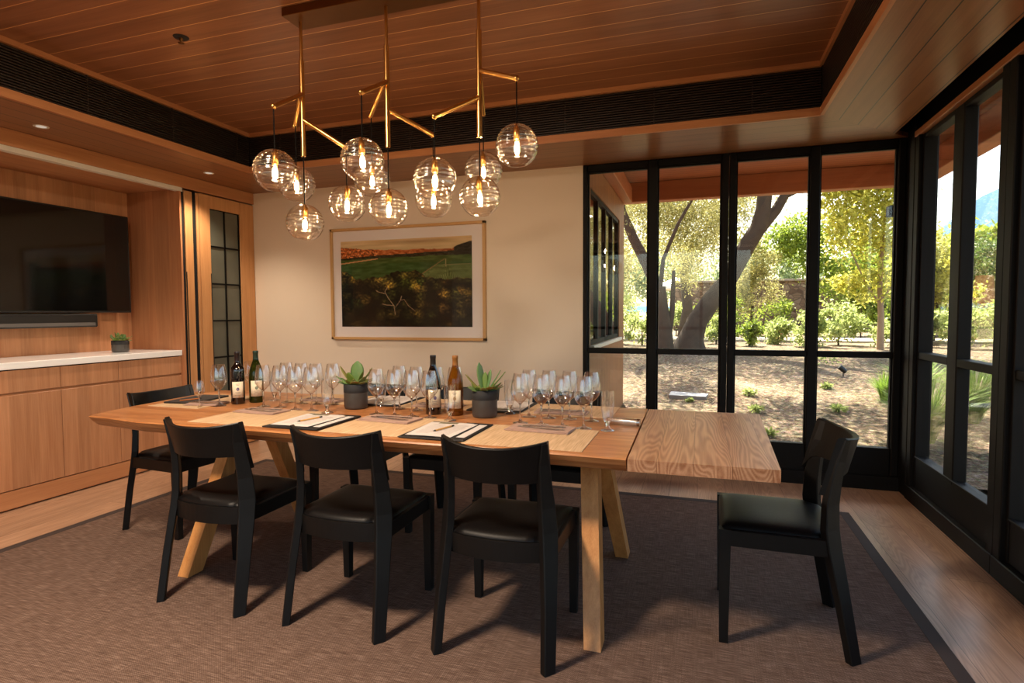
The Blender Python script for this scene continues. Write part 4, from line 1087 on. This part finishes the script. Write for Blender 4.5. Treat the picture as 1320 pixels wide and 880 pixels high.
def blob_pts(blobs, n, seed, shell=0.55, clumps=0):
    rg_ = np.random.default_rng(seed); out = []
    vol = np.array([b[3] * b[4] * b[5] for b in blobs]) ** 0.75; cnt = (vol / vol.sum() * n).astype(int)
    for b, k in zip(blobs, cnt):
        if clumps:
            kc = max(6, clumps)
            cd = rg_.normal(size=(kc, 3)); cd /= np.linalg.norm(cd, axis=1)[:, None]
            cr = rg_.uniform(shell, 1.0, kc)[:, None]; cen = cd * cr
            idx = rg_.integers(0, kc, k); p = cen[idx] + rg_.normal(size=(k, 3)) * 0.16
        else:
            d = rg_.normal(size=(k, 3)); d /= np.linalg.norm(d, axis=1)[:, None]; p = d * rg_.uniform(shell, 1, k)[:, None]
        out.append(p * np.array(b[3:6]) + np.array(b[:3]))
    return np.concatenate(out)
M['bark'] = plain('grey_brown_bark', rgb(70, 54, 40), 0.9, var=0.45, scale=9, bump=1.0)
M['bark2'] = plain('pale_thin_bark', rgb(150, 124, 96), 0.9, var=0.3, scale=12, bump=0.6)
LM = {
    'olive': leafmat('olive_leaves', rgb(92, 94, 48), rgb(206, 198, 130), 0.5),
    'lime': leafmat('lime_yellow_leaves', rgb(116, 124, 30), rgb(234, 224, 112), 0.6),
    'green': leafmat('green_leaves', rgb(60, 88, 24), rgb(164, 178, 72), 0.55),
    'shrub': leafmat('shrub_leaves', rgb(76, 102, 38), rgb(208, 214, 138), 0.5),
    'dark': leafmat('dark_green_leaves', rgb(44, 70, 30), rgb(96, 122, 52), 0.4),
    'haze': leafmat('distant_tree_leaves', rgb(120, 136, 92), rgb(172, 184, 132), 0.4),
    'grass': leafmat('grass_blades', rgb(80, 120, 30), rgb(150, 176, 68), 0.4),
}
def tree(name, label, x, y, trunks, blobs, n, size, mat, bark='bark', asp=0.45, seed=1, grp=None, clumps=0, cat='tree', name_f='foliage', over=None):
    """trunks: list of (points, radii) relative to the base; blobs: ellipsoids relative to the base"""
    z = terrain(x, y) - 0.03
    t = thing(name, label, cat, (x, y, z), 0, grp)
    for pts, rad in trunks:
        MB().tube(pts, rad, 10).build('trunk' if pts[0][2] <= 0.05 else 'branch', M[bark], t)
    leaf_mesh(name_f, blob_pts(blobs, n, seed, 0.35, clumps), size, asp, LM[mat], t, 0.0, seed)
    if over: leaf_mesh('overhanging_foliage', blob_pts(over, 12000, seed + 50, 0.0, 16), 0.10, 0.35, LM[mat], t, 0.0, seed + 50)
    return t
# olive with the thick trunk leaning right (centre panes)
tree('olive_tree', 'old olive tree with a thick furrowed trunk leaning right, seen through the middle panes', -0.15, 11.0,
     [([(-0.02, 0, 0), (0.02, 0, 0.25), (0.12, 0, 0.55), (0.38, 0.0, 0.95), (0.62, 0, 1.25), (0.80, 0, 1.6), (0.98, 0, 1.95), (1.16, 0.0, 2.25)], [0.34, 0.23, 0.19, 0.175, 0.16, 0.155, 0.15, 0.14]),
      ([(1.12, 0, 2.15), (1.20, 0, 2.5), (1.24, 0, 3.0), (1.30, 0.1, 3.8)], [0.15, 0.13, 0.12, 0.08]),
      ([(1.12, 0, 2.15), (1.42, 0.1, 2.5), (1.66, 0.1, 2.95), (1.95, 0.2, 3.5)], [0.12, 0.09, 0.07, 0.05]),
      ([(1.60, 0.1, 2.75), (2.0, 0.1, 2.92), (2.6, 0.0, 2.95)], [0.05, 0.04, 0.02])],
     [(0.2, 0.9, 3.6, 1.6, 1.3, 0.8), (1.5, 0.6, 3.9, 1.7, 1.4, 0.8), (2.9, 0.5, 3.3, 1.3, 1.1, 0.65), (0.0, 0.6, 2.5, 0.9, 0.6, 0.45)], 30000, 0.07, 'olive', asp=0.28, seed=3, clumps=70, over=[(0.6, -1.6, 4.6, 1.5, 1.5, 0.4), (2.2, -1.9, 4.5, 1.2, 1.5, 0.35), (-1.0, -0.6, 4.6, 1.0, 1.4, 0.35)])
tree('olive_tree', 'olive tree with a forked trunk leaning left beside the wood-clad wing', -0.60, 10.6,
     [([(0, 0, 0), (0.0, 0, 0.4), (-0.06, 0, 0.9), (-0.10, 0, 1.2)], [0.20, 0.15, 0.13, 0.13]),
      ([(-0.10, 0, 1.15), (-0.30, 0, 1.6), (-0.55, 0, 2.1), (-0.75, 0, 2.6), (-0.85, 0, 3.4)], [0.11, 0.10, 0.09, 0.07, 0.05]),
      ([(-0.08, 0, 1.1), (-0.02, 0, 1.7), (0.22, 0, 2.3), (0.50, 0, 2.8), (0.7, 0, 3.4)], [0.05, 0.035, 0.03, 0.025, 0.02]),
      ([(0.05, 0, 0.1), (0.14, 0.05, 0.8), (0.16, 0.05, 1.5)], [0.07, 0.05, 0.03])],
     [(-0.6, 0.8, 3.0, 1.3, 1.2, 0.9), (0.5, 1.2, 2.5, 0.95, 0.8, 0.75), (-1.2, 1.4, 1.8, 0.7, 0.8, 0.9), (0.3, 1.8, 1.7, 0.5, 0.5, 0.5)], 28000, 0.07, 'olive', asp=0.28, seed=5, clumps=80)
tree('young_tree', 'slim young tree with lime yellow leaves beyond the last back window', 3.05, 11.6,
     [([(0, 0, 0), (0.0, 0, 0.6), (-0.03, 0, 1.2), (0.0, 0, 2.2), (0.05, 0, 3.2)], [0.06, 0.05, 0.04, 0.03, 0.015]),
      ([(0, 0, 0.8), (-0.25, 0, 1.2), (-0.5, 0, 1.8)], [0.02, 0.015, 0.01]), ([(0, 0, 0.9), (0.25, 0, 1.3), (0.45, 0, 1.9)], [0.02, 0.015, 0.01])],
     [(-0.35, 0, 2.2, 0.75, 0.7, 0.85), (0.0, 0, 3.0, 0.75, 0.7, 0.75), (-0.25, 0, 1.25, 0.5, 0.5, 0.4), (-0.7, 0.1, 2.9, 0.5, 0.5, 0.6)], 9500, 0.085, 'lime', 'bark2', 0.5, 11, clumps=40)
tree('young_tree', 'yellow-green leafy tree just outside the right-hand windows at the corner', 4.75, 14.5,
     [([(0, 0, 0), (0.05, 0, 0.8), (-0.1, 0, 1.6), (0.0, 0, 2.4)], [0.08, 0.07, 0.05, 0.02])],
     [(-0.1, 0, 1.5, 0.70, 0.7, 0.85), (0.30, 0, 0.9, 0.60, 0.6, 0.6), (-0.2, 0, 2.1, 0.50, 0.5, 0.5)], 14000, 0.085, 'lime', 'bark', 0.5, 12, clumps=30)
tree('citrus_tree', 'green citrus tree with darker leaves behind the large olive, right of its trunk', 3.0, 18.0,
     [([(0, 0, 0), (0.0, 0, 1.5)], [0.08, 0.05])], [(0, 0, 2.5, 1.2, 1.0, 1.1), (0.9, 0, 1.8, 0.9, 0.8, 0.9), (-0.6, 0, 2.9, 0.8, 0.7, 0.7)], 8000, 0.11, 'green', 'bark', 0.5, 14, clumps=30)
M['redbark'] = plain('reddish_bark', rgb(150, 88, 58), 0.9, var=0.3, scale=6, bump=0.8)
tree('pine_tree', 'dark green tree with a reddish trunk beyond the right-hand windows', 5.95, 15.3,
     [([(0, 0, 0), (0.0, 0, 0.8), (0.05, 0, 1.5)], [0.27, 0.24, 0.16])], [(0.0, 0, 1.95, 0.50, 0.6, 0.40), (0.6, 0.3, 1.3, 0.35, 0.7, 0.7), (-0.1, 0.2, 1.7, 0.45, 0.5, 0.3)], 9000, 0.09, 'dark', 'redbark', 0.4, 15, clumps=30)
# distant trees
tree('olive_tree', 'broad grey-green olive tree behind the two front ones', -0.4, 16.2,
     [([(0, 0, 0), (0.1, 0, 0.8), (0.0, 0, 1.8), (0.2, 0, 2.6)], [0.18, 0.14, 0.12, 0.06])],
     [(-1.3, 0, 2.9, 1.3, 1.0, 1.3), (0.4, 0, 2.7, 1.3, 1.0, 1.1), (0.0, 0, 3.9, 2.0, 1.0, 0.8), (1.6, 0, 3.6, 1.1, 0.9, 0.8)], 30000, 0.085, 'olive', asp=0.3, seed=21, clumps=90)
far_t = [(-9.5, 30, 6.0, 'haze', 'far pale tree at the left, showing between the olive trunks'), (-2.6, 38, 6.0, 'haze', 'far pale tree behind the forked olive'), (3.5, 36, 5.6, 'haze', 'far pale tree behind the stone building'), (8.6, 31, 5.0, 'green', 'rounded far green tree behind the young lime tree'),
         (5.7, 18.2, 2.6, 'green', 'dense green tree behind the yellow-green one at the first right-hand pane'), (7.4, 18.4, 2.9, 'green', 'dense green tree behind the reddish trunk'), (13.4, 30, 3.6, 'shrub', 'far pale green tree beside the right-hand window post')]
for i, (x, y, h, m, lab) in enumerate(far_t):
    tree('background_tree', lab, x, y, [([(0, 0, 0), (0, 0, h * 0.5)], [0.2, 0.1])],
         [(0, 0, h * 0.62, h * 0.42, h * 0.35, h * 0.40), (h * 0.3, 0, h * 0.42, h * 0.3, h * 0.3, h * 0.3), (-h * 0.3, 0, h * 0.45, h * 0.3, h * 0.3, h * 0.32)], 5000, 0.30, m, seed=30 + i, grp='trees far beyond the garden', clumps=30)
# shrubs along the top of the mulch bank
sh = [(-1.9, 12.6, 0.9, 'shrub'), (-1.15, 12.4, 0.75, 'shrub'), (0.35, 12.7, 0.62, 'shrub'), (0.95, 12.2, 0.55, 'green'), (1.55, 12.8, 0.6, 'shrub'), (2.1, 12.1, 0.75, 'shrub'),
      (2.6, 12.6, 0.9, 'shrub'), (3.4, 12.2, 0.75, 'shrub'), (3.95, 12.5, 0.7, 'shrub'), (4.45, 12.3, 0.75, 'shrub'), (4.95, 12.1, 0.8, 'shrub'), (5.5, 12.0, 0.8, 'shrub'), (4.75, 13.4, 0.9, 'green'), (5.5, 13.4, 0.9, 'green'), (6.2, 13.2, 0.9, 'shrub'),
      (1.9, 16.5, 1.1, 'green'), (0.6, 17.0, 1.3, 'green'), (3.9, 16.5, 1.6, 'green'), (-0.6, 16.5, 0.9, 'shrub'), (-2.2, 16.0, 1.4, 'shrub')]
SHL = ['at the left end of the mulch bank, by the wing wall', 'on the mulch bank, between the wing wall and the forked olive', 'on the mulch bank just right of the thick olive trunk', 'small, low in the third upper pane on the mulch bank', 'on the mulch bank below the stone building', 'on the mulch bank left of the slim young tree', 'under the crown of the lime yellow young tree', 'beside the thin trunk of the young tree', 'on the mulch bank behind the corner post', 'front one seen through the first right-hand pane', 'front one seen through the second right-hand pane', 'front one behind the right-hand window post', 'behind the front one in the first right-hand pane', 'in front of the reddish trunk', 'right of the reddish trunk',
       'beyond the mulch bank, in front of the stone building', 'beyond the mulch bank, left of the one at the stone building', 'beyond the mulch bank under the citrus tree', 'beyond the mulch bank, seen between the two olives', 'tall one beyond the mulch bank by the wood-clad wing']
for i, (x, y, h, m) in enumerate(sh):
    tree('garden_shrub', 'leafy garden shrub ' + SHL[i],
         x, y, [([(0, 0, 0), (0, 0, h * 0.5)], [0.02, 0.01])], [(0, 0, h * 0.5, h * 0.55, h * 0.5, h * 0.5), (h * 0.2, 0, h * 0.7, h * 0.3, h * 0.3, h * 0.35)], 1500, 0.075, m, 'bark', 0.5, 60 + i, 'shrubs beyond the mulch', cat='shrub', clumps=14)
# low plants and grass tufts on the mulch
def tuft(x, y, h, n, spread, label, seed, mat='grass', w=0.008):
    z = terrain(x, y) - 0.01; rg_ = random.Random(seed)
    V = []; Fc = []
    for k_ in range(n):
        az = rg_.uniform(0, 2 * PI); r0_ = rg_.uniform(0, 0.10) * h; ln = h * rg_.uniform(0.7, 1.15); lean = rg_.uniform(0.1, 1.0) * spread
        px_, py_ = r0_ * math.cos(az), r0_ * math.sin(az); b = len(V)
        sx, sy = -math.sin(az) * w, math.cos(az) * w
        for i in range(5):
            u = i / 4; rr = lean * ln * u ** 1.7; zz_ = ln * (u - 0.35 * lean * u ** 2.4)
            cx_, cy_ = px_ + rr * math.cos(az), py_ + rr * math.sin(az); q = 1 - 0.9 * u
            V += [(cx_ - sx * q, cy_ - sy * q, max(0, zz_)), (cx_ + sx * q, cy_ + sy * q, max(0, zz_))]
        Fc += [(b + 2 * i, b + 2 * i + 1, b + 2 * i + 3, b + 2 * i + 2) for i in range(4)]
    o = MB().add(V, Fc, True).build('grass_tuft', LM[mat], None, (x, y, z))
    return tag(o, label, 'grass', 'grass tufts on the mulch')
tuft(2.07, 7.66, 0.34, 240, 0.8, 'bright green grass tuft on the mulch left of the corner post', 1)
tuft(1.99, 6.09, 0.62, 520, 1.0, 'large arching grass clump just outside the first right-hand pane', 2)
tuft(2.62, 6.85, 0.64, 520, 1.0, 'arching grass clump outside the second right-hand pane', 3)
tuft(2.36, 7.55, 0.58, 420, 0.9, 'grass clump farther back behind the tall ones at the corner', 6)
tuft(3.30, 7.60, 0.6, 420, 1.0, 'grass clump outside the second right-hand pane, behind the arching one', 4)
tuft(2.85, 6.30, 0.6, 420, 1.0, 'grass clump in the rightmost pane at the picture edge', 5)
small = [(0.60, 7.61, 0.10, 'uppermost low plant on the mulch in the third lower pane'), (0.62, 6.88, 0.10, 'middle low plant on the mulch in the third lower pane'), (0.65, 6.0, 0.09, 'lowest low plant on the mulch, just outside the third lower pane'),
         (1.56, 8.16, 0.08, 'upper low plant on the mulch in the fourth lower pane'), (1.46, 7.05, 0.10, 'lower round plant on the mulch in the fourth lower pane'), (-0.10, 7.25, 0.05, 'tiny plant beside the grey stepping stone'), (1.85, 9.6, 0.24, 'spindly plant near the top of the mulch in the fourth pane')]
for i, (x, y, h, lab) in enumerate(small):
    z = terrain(x, y) - 0.01
    o = leaf_mesh('ground_plant', blob_pts([(0, 0, h * 0.5, h * 1.0, h * 0.9, h * 0.5)], 150, 90 + i, 0.2), 0.05, 0.4, LM['shrub'], None, 0.3, 90 + i)
    o.location = (x, y, z + 0.005); tag(o, lab, 'plant', 'low plants on the mulch')
z = terrain(-0.11, 7.65)
o = MB().prism([(-0.24, -0.28), (0.20, -0.30), (0.26, 0.20), (0.05, 0.34), (-0.22, 0.28)], 'z', -0.06, 0.004).build('stepping_stone', plain('grey_stone', rgb(150, 150, 150), 0.9, var=0.15, scale=12, bump=0.5), None, (-0.11, 7.65, z))
tag(o, 'flat pale grey stepping stone set in the mulch', 'stone')
sl = thing('garden_spotlight', 'small black spike spotlight on the mulch in the fourth lower pane', 'spotlight', (1.90, 8.87, terrain(1.90, 8.87)))
MB().tube([(0, 0, -0.05), (0, 0, 0.07)], 0.008, 8).build('spike', M['black'], sl)
MB().tube([(0.03, 0.0, 0.06), (-0.05, 0.0, 0.13)], [0.032, 0.036], 12).build('lamp_head', M['black'], sl)
# path beyond the shrubs, stone wall, parasol
tree('olive_tree', 'small pale olive bush standing between the big olive trunk and the stone building', 1.45, 18.2,
     [([(0, 0, 0), (0.05, 0, 0.9)], [0.07, 0.04])], [(0, 0, 1.3, 0.75, 0.6, 0.8), (0.1, 0, 2.2, 0.8, 0.6, 0.7)], 9000, 0.085, 'olive', asp=0.35, seed=77, clumps=30)
bl = thing('garden_bollard', 'small wooden garden bollard low in the third upper pane', 'bollard', (1.70, 14.1, terrain(1.7, 14.1) + 0.035))
MB().bbox(-0.07, 0.07, -0.07, 0.07, 0, 0.30, 0.006).build('post', M['door'], bl)
MB().bbox(-0.055, 0.055, -0.055, 0.055, 0.30, 0.335, 0.004).bbox(-0.075, 0.075, -0.075, 0.075, 0.335, 0.36, 0.006).build('cap', M['door'], bl)
LM['red'] = leafmat('red_leaves', rgb(150, 30, 12), rgb(226, 96, 34), 0.45)
tree('garden_shrub', 'low shrub with red and orange leaves at the right picture edge', 5.05, 11.7, [([(0, 0, 0), (0, 0, 0.3)], [0.02, 0.01])], [(0, 0, 0.40, 0.35, 0.3, 0.38)], 700, 0.09, 'red', asp=0.35, seed=91, cat='shrub', clumps=12)
o = MB().box(-8, 14, 14.0, 15.6, terrain(0, 14.5) - 0.05, terrain(0, 14.5) + 0.035).build('path', plain('pale_gravel', rgb(178, 162, 138), 0.95, scale=60, var=0.15)); o['kind'] = 'structure'
def stonemat(k=5.0):
    t = NT('stone_blocks')
    c = t.n('ShaderNodeTexCoord').outputs['Object']
    v = t.n('ShaderNodeTexVoronoi', {'Vector': t.n('ShaderNodeMapping', {0: c, 3: (k, k, k * 1.4)}).outputs[0], 'Scale': 1.0})
    g_ = t.n('ShaderNodeTexVoronoi', {'Vector': t.n('ShaderNodeMapping', {0: c, 3: (k, k, k * 1.4)}).outputs[0], 'Scale': 1.0}, feature='DISTANCE_TO_EDGE').outputs[0]
    r = t.n('ShaderNodeSeparateColor', {0: v.outputs['Color']}).outputs[0]
    col = t.ramp(r, [(0, rgb(92, 72, 58)), (0.5, rgb(122, 98, 78)), (1, rgb(146, 124, 104))])
    col = t.mix(t.math('LESS_THAN', g_, 0.04), col, rgb(96, 80, 66))
    return t.pbr(col, 0.9, 0, t.bump(g_, 0.6, 0.05), 0.2)
zg = terrain(0, 22)
sw = thing('stone_building', 'low building of rough brown stone blocks far beyond the olive trees', 'building', (1.7, 22, zg))
MB().box(-2.6, 4.3, 0, 2.5, -0.1, 1.75).build('stone_wall', stonemat(), sw)
MB().bbox(-2.7, 4.4, -0.1, 2.6, 1.75, 1.83, 0.01).build('wall_cap', plain('stone_cap', rgb(150, 134, 116), 0.9), sw)
um = thing('garden_parasol', 'white parasol open in the distance, left of the thick olive trunk', 'parasol', (-0.95, 26.0, zg - 0.15))
mb = MB(); n = 8; vs = [(0, 0, 2.35)] + [(1.15 * math.cos(2 * PI * k_ / n), 1.15 * math.sin(2 * PI * k_ / n), 1.95) for k_ in range(n)] + [(1.15 * math.cos(2 * PI * k_ / n), 1.15 * math.sin(2 * PI * k_ / n), 1.83) for k_ in range(n)]
fs = [(0, 1 + k_, 1 + (k_ + 1) % n) for k_ in range(n)] + [(1 + k_, 9 + k_, 9 + (k_ + 1) % n, 1 + (k_ + 1) % n) for k_ in range(n)]
mb.add(vs, fs).build('canopy', plain('white_canvas', rgb(240, 236, 226), 0.8), um)
MB().tube([(0, 0, 0), (0, 0, 2.34)], 0.03, 8).build('pole', M['trim_z'], um)
# mountain
def mtn():
    vs = []; fs = []; nx, ny = 90, 16
    for j in range(ny + 1):
        for i in range(nx + 1):
            az = math.radians(lerp(-75, 88, i / nx)); r = lerp(900, 1500, j / ny)
            u = j / ny
            adeg = math.degrees(az)
            ridge = 20 + 8 * fbm(i * 0.2, 0.3, 3, 9.0) + 225 * math.exp(-((adeg - 24) / 8.5) ** 2) + 120 * math.exp(-((adeg - 45) / 14) ** 2)
            h = ridge * math.sin(min(1, u * 1.0) * PI / 2) + 16 * u * fbm(i * 0.35, j * 0.35, 3, 2.0) * (1 if adeg > 8 else 0.2)
            vs.append((r * math.sin(az), r * math.cos(az), h - 5))
    for j in range(ny):
        for i in range(nx): a = j * (nx + 1) + i; fs.append((a, a + 1, a + nx + 2, a + nx + 1))
    t = NT('haze_tinted_mountain')
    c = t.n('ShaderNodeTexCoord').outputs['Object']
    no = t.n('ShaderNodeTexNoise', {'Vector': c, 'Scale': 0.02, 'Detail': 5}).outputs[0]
    m = t.pbr(t.mix(no, rgb(62, 88, 114), rgb(74, 100, 126)), 1.0, 0, None, 0.0)  # distance haze painted into the base colour as blue
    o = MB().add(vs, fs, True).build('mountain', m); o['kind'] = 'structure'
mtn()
far_ground = MB().add([(-1500, 110, 0.55), (1500, 110, 0.55), (1500, 1500, 0.55), (-1500, 1500, 0.55), (55, -300, 0.5), (1500, -300, 0.5), (55, 110, 0.55)], [(0, 1, 2, 3), (4, 5, 1, 6)]).build('ground_far', plain('dry_grassland', rgb(132, 134, 84), 1.0)); far_ground['kind'] = 'structure'

# ------------------------------------------------------------------ lights
W = bpy.data.worlds.new('sky'); SC.world = W; W.use_nodes = True
nt = W.node_tree; nt.nodes.clear()
out = nt.nodes.new('ShaderNodeOutputWorld'); bg = nt.nodes.new('ShaderNodeBackground'); sky = nt.nodes.new('ShaderNodeTexSky')
sky.sky_type = 'NISHITA'; sky.sun_disc = False; sky.sun_elevation = math.radians(48); sky.sun_rotation = math.radians(-17); sky.air_density = 1.3; sky.dust_density = 3.0; sky.ozone_density = 1.0
bg.inputs[1].default_value = 0.24
nt.links.new(sky.outputs[0], bg.inputs[0]); nt.links.new(bg.outputs[0], out.inputs[0])
def light(name, typ, loc, energy, col, **kw):
    l_ = bpy.data.lights.new(name, typ); l_.energy = energy; l_.color = col
    for k_, v_ in kw.items(): setattr(l_, k_, v_)
    o = bpy.data.objects.new(name, l_); COL.objects.link(o); o.location = loc; return o
def aim(o, d): o.rotation_euler = Vector(d).to_track_quat('-Z', 'Y').to_euler()
sun = light('sun', 'SUN', (5, 12, 12), 14.0, (1.0, 0.90, 0.74), angle=0.01)
el, az = math.radians(60), math.radians(-17)
aim(sun, (-math.sin(az) * math.cos(el), -math.cos(az) * math.cos(el), -math.sin(el)))
WARM = (1.0, 0.70, 0.44)
# ceiling lamp in the tray behind the camera's upper edge: the room's second lamp, casting the chair shadows
cl = thing('ceiling_lamp', 'round ceiling lamp in the tray above and behind the table', 'lamp', (-1.75, 0.75, ZC))
MB().lathe([(0.0001, -0.03), (0.23, -0.03), (0.24, -0.025), (0.24, 0.0)], 32).build('lamp_housing', M['alu'], cl)
k1 = light('ceiling_lamp_light', 'AREA', (-1.75, 0.75, ZC - 0.06), 50, (1.0, 0.80, 0.60), shape='DISK', size=0.42); aim(k1, (0, 0, -1))
for (x, y) in ((-3.95, 2.55), (-3.93, 3.824)):
    s_ = light('downlight_light', 'SPOT', (x, y, ZS - 0.02), 24, (1.0, 0.80, 0.60), spot_size=2.0, spot_blend=0.8, shadow_soft_size=0.03); aim(s_, (0, 0, -1))
    
# ------------------------------------------------------------------ render look
SC.view_settings.view_transform = 'Standard'; SC.view_settings.look = 'None'; SC.view_settings.gamma = 1.0
SC.view_settings.use_curve_mapping = False; SC.view_settings.exposure = 1.32
cy = SC.cycles
cy.max_bounces = 8; cy.diffuse_bounces = 4; cy.glossy_bounces = 4; cy.transmission_bounces = 4; cy.transparent_max_bounces = 40
cy.sample_clamp_indirect = 6.0; cy.caustics_reflective = False; cy.caustics_refractive = False
cy.use_denoising = True
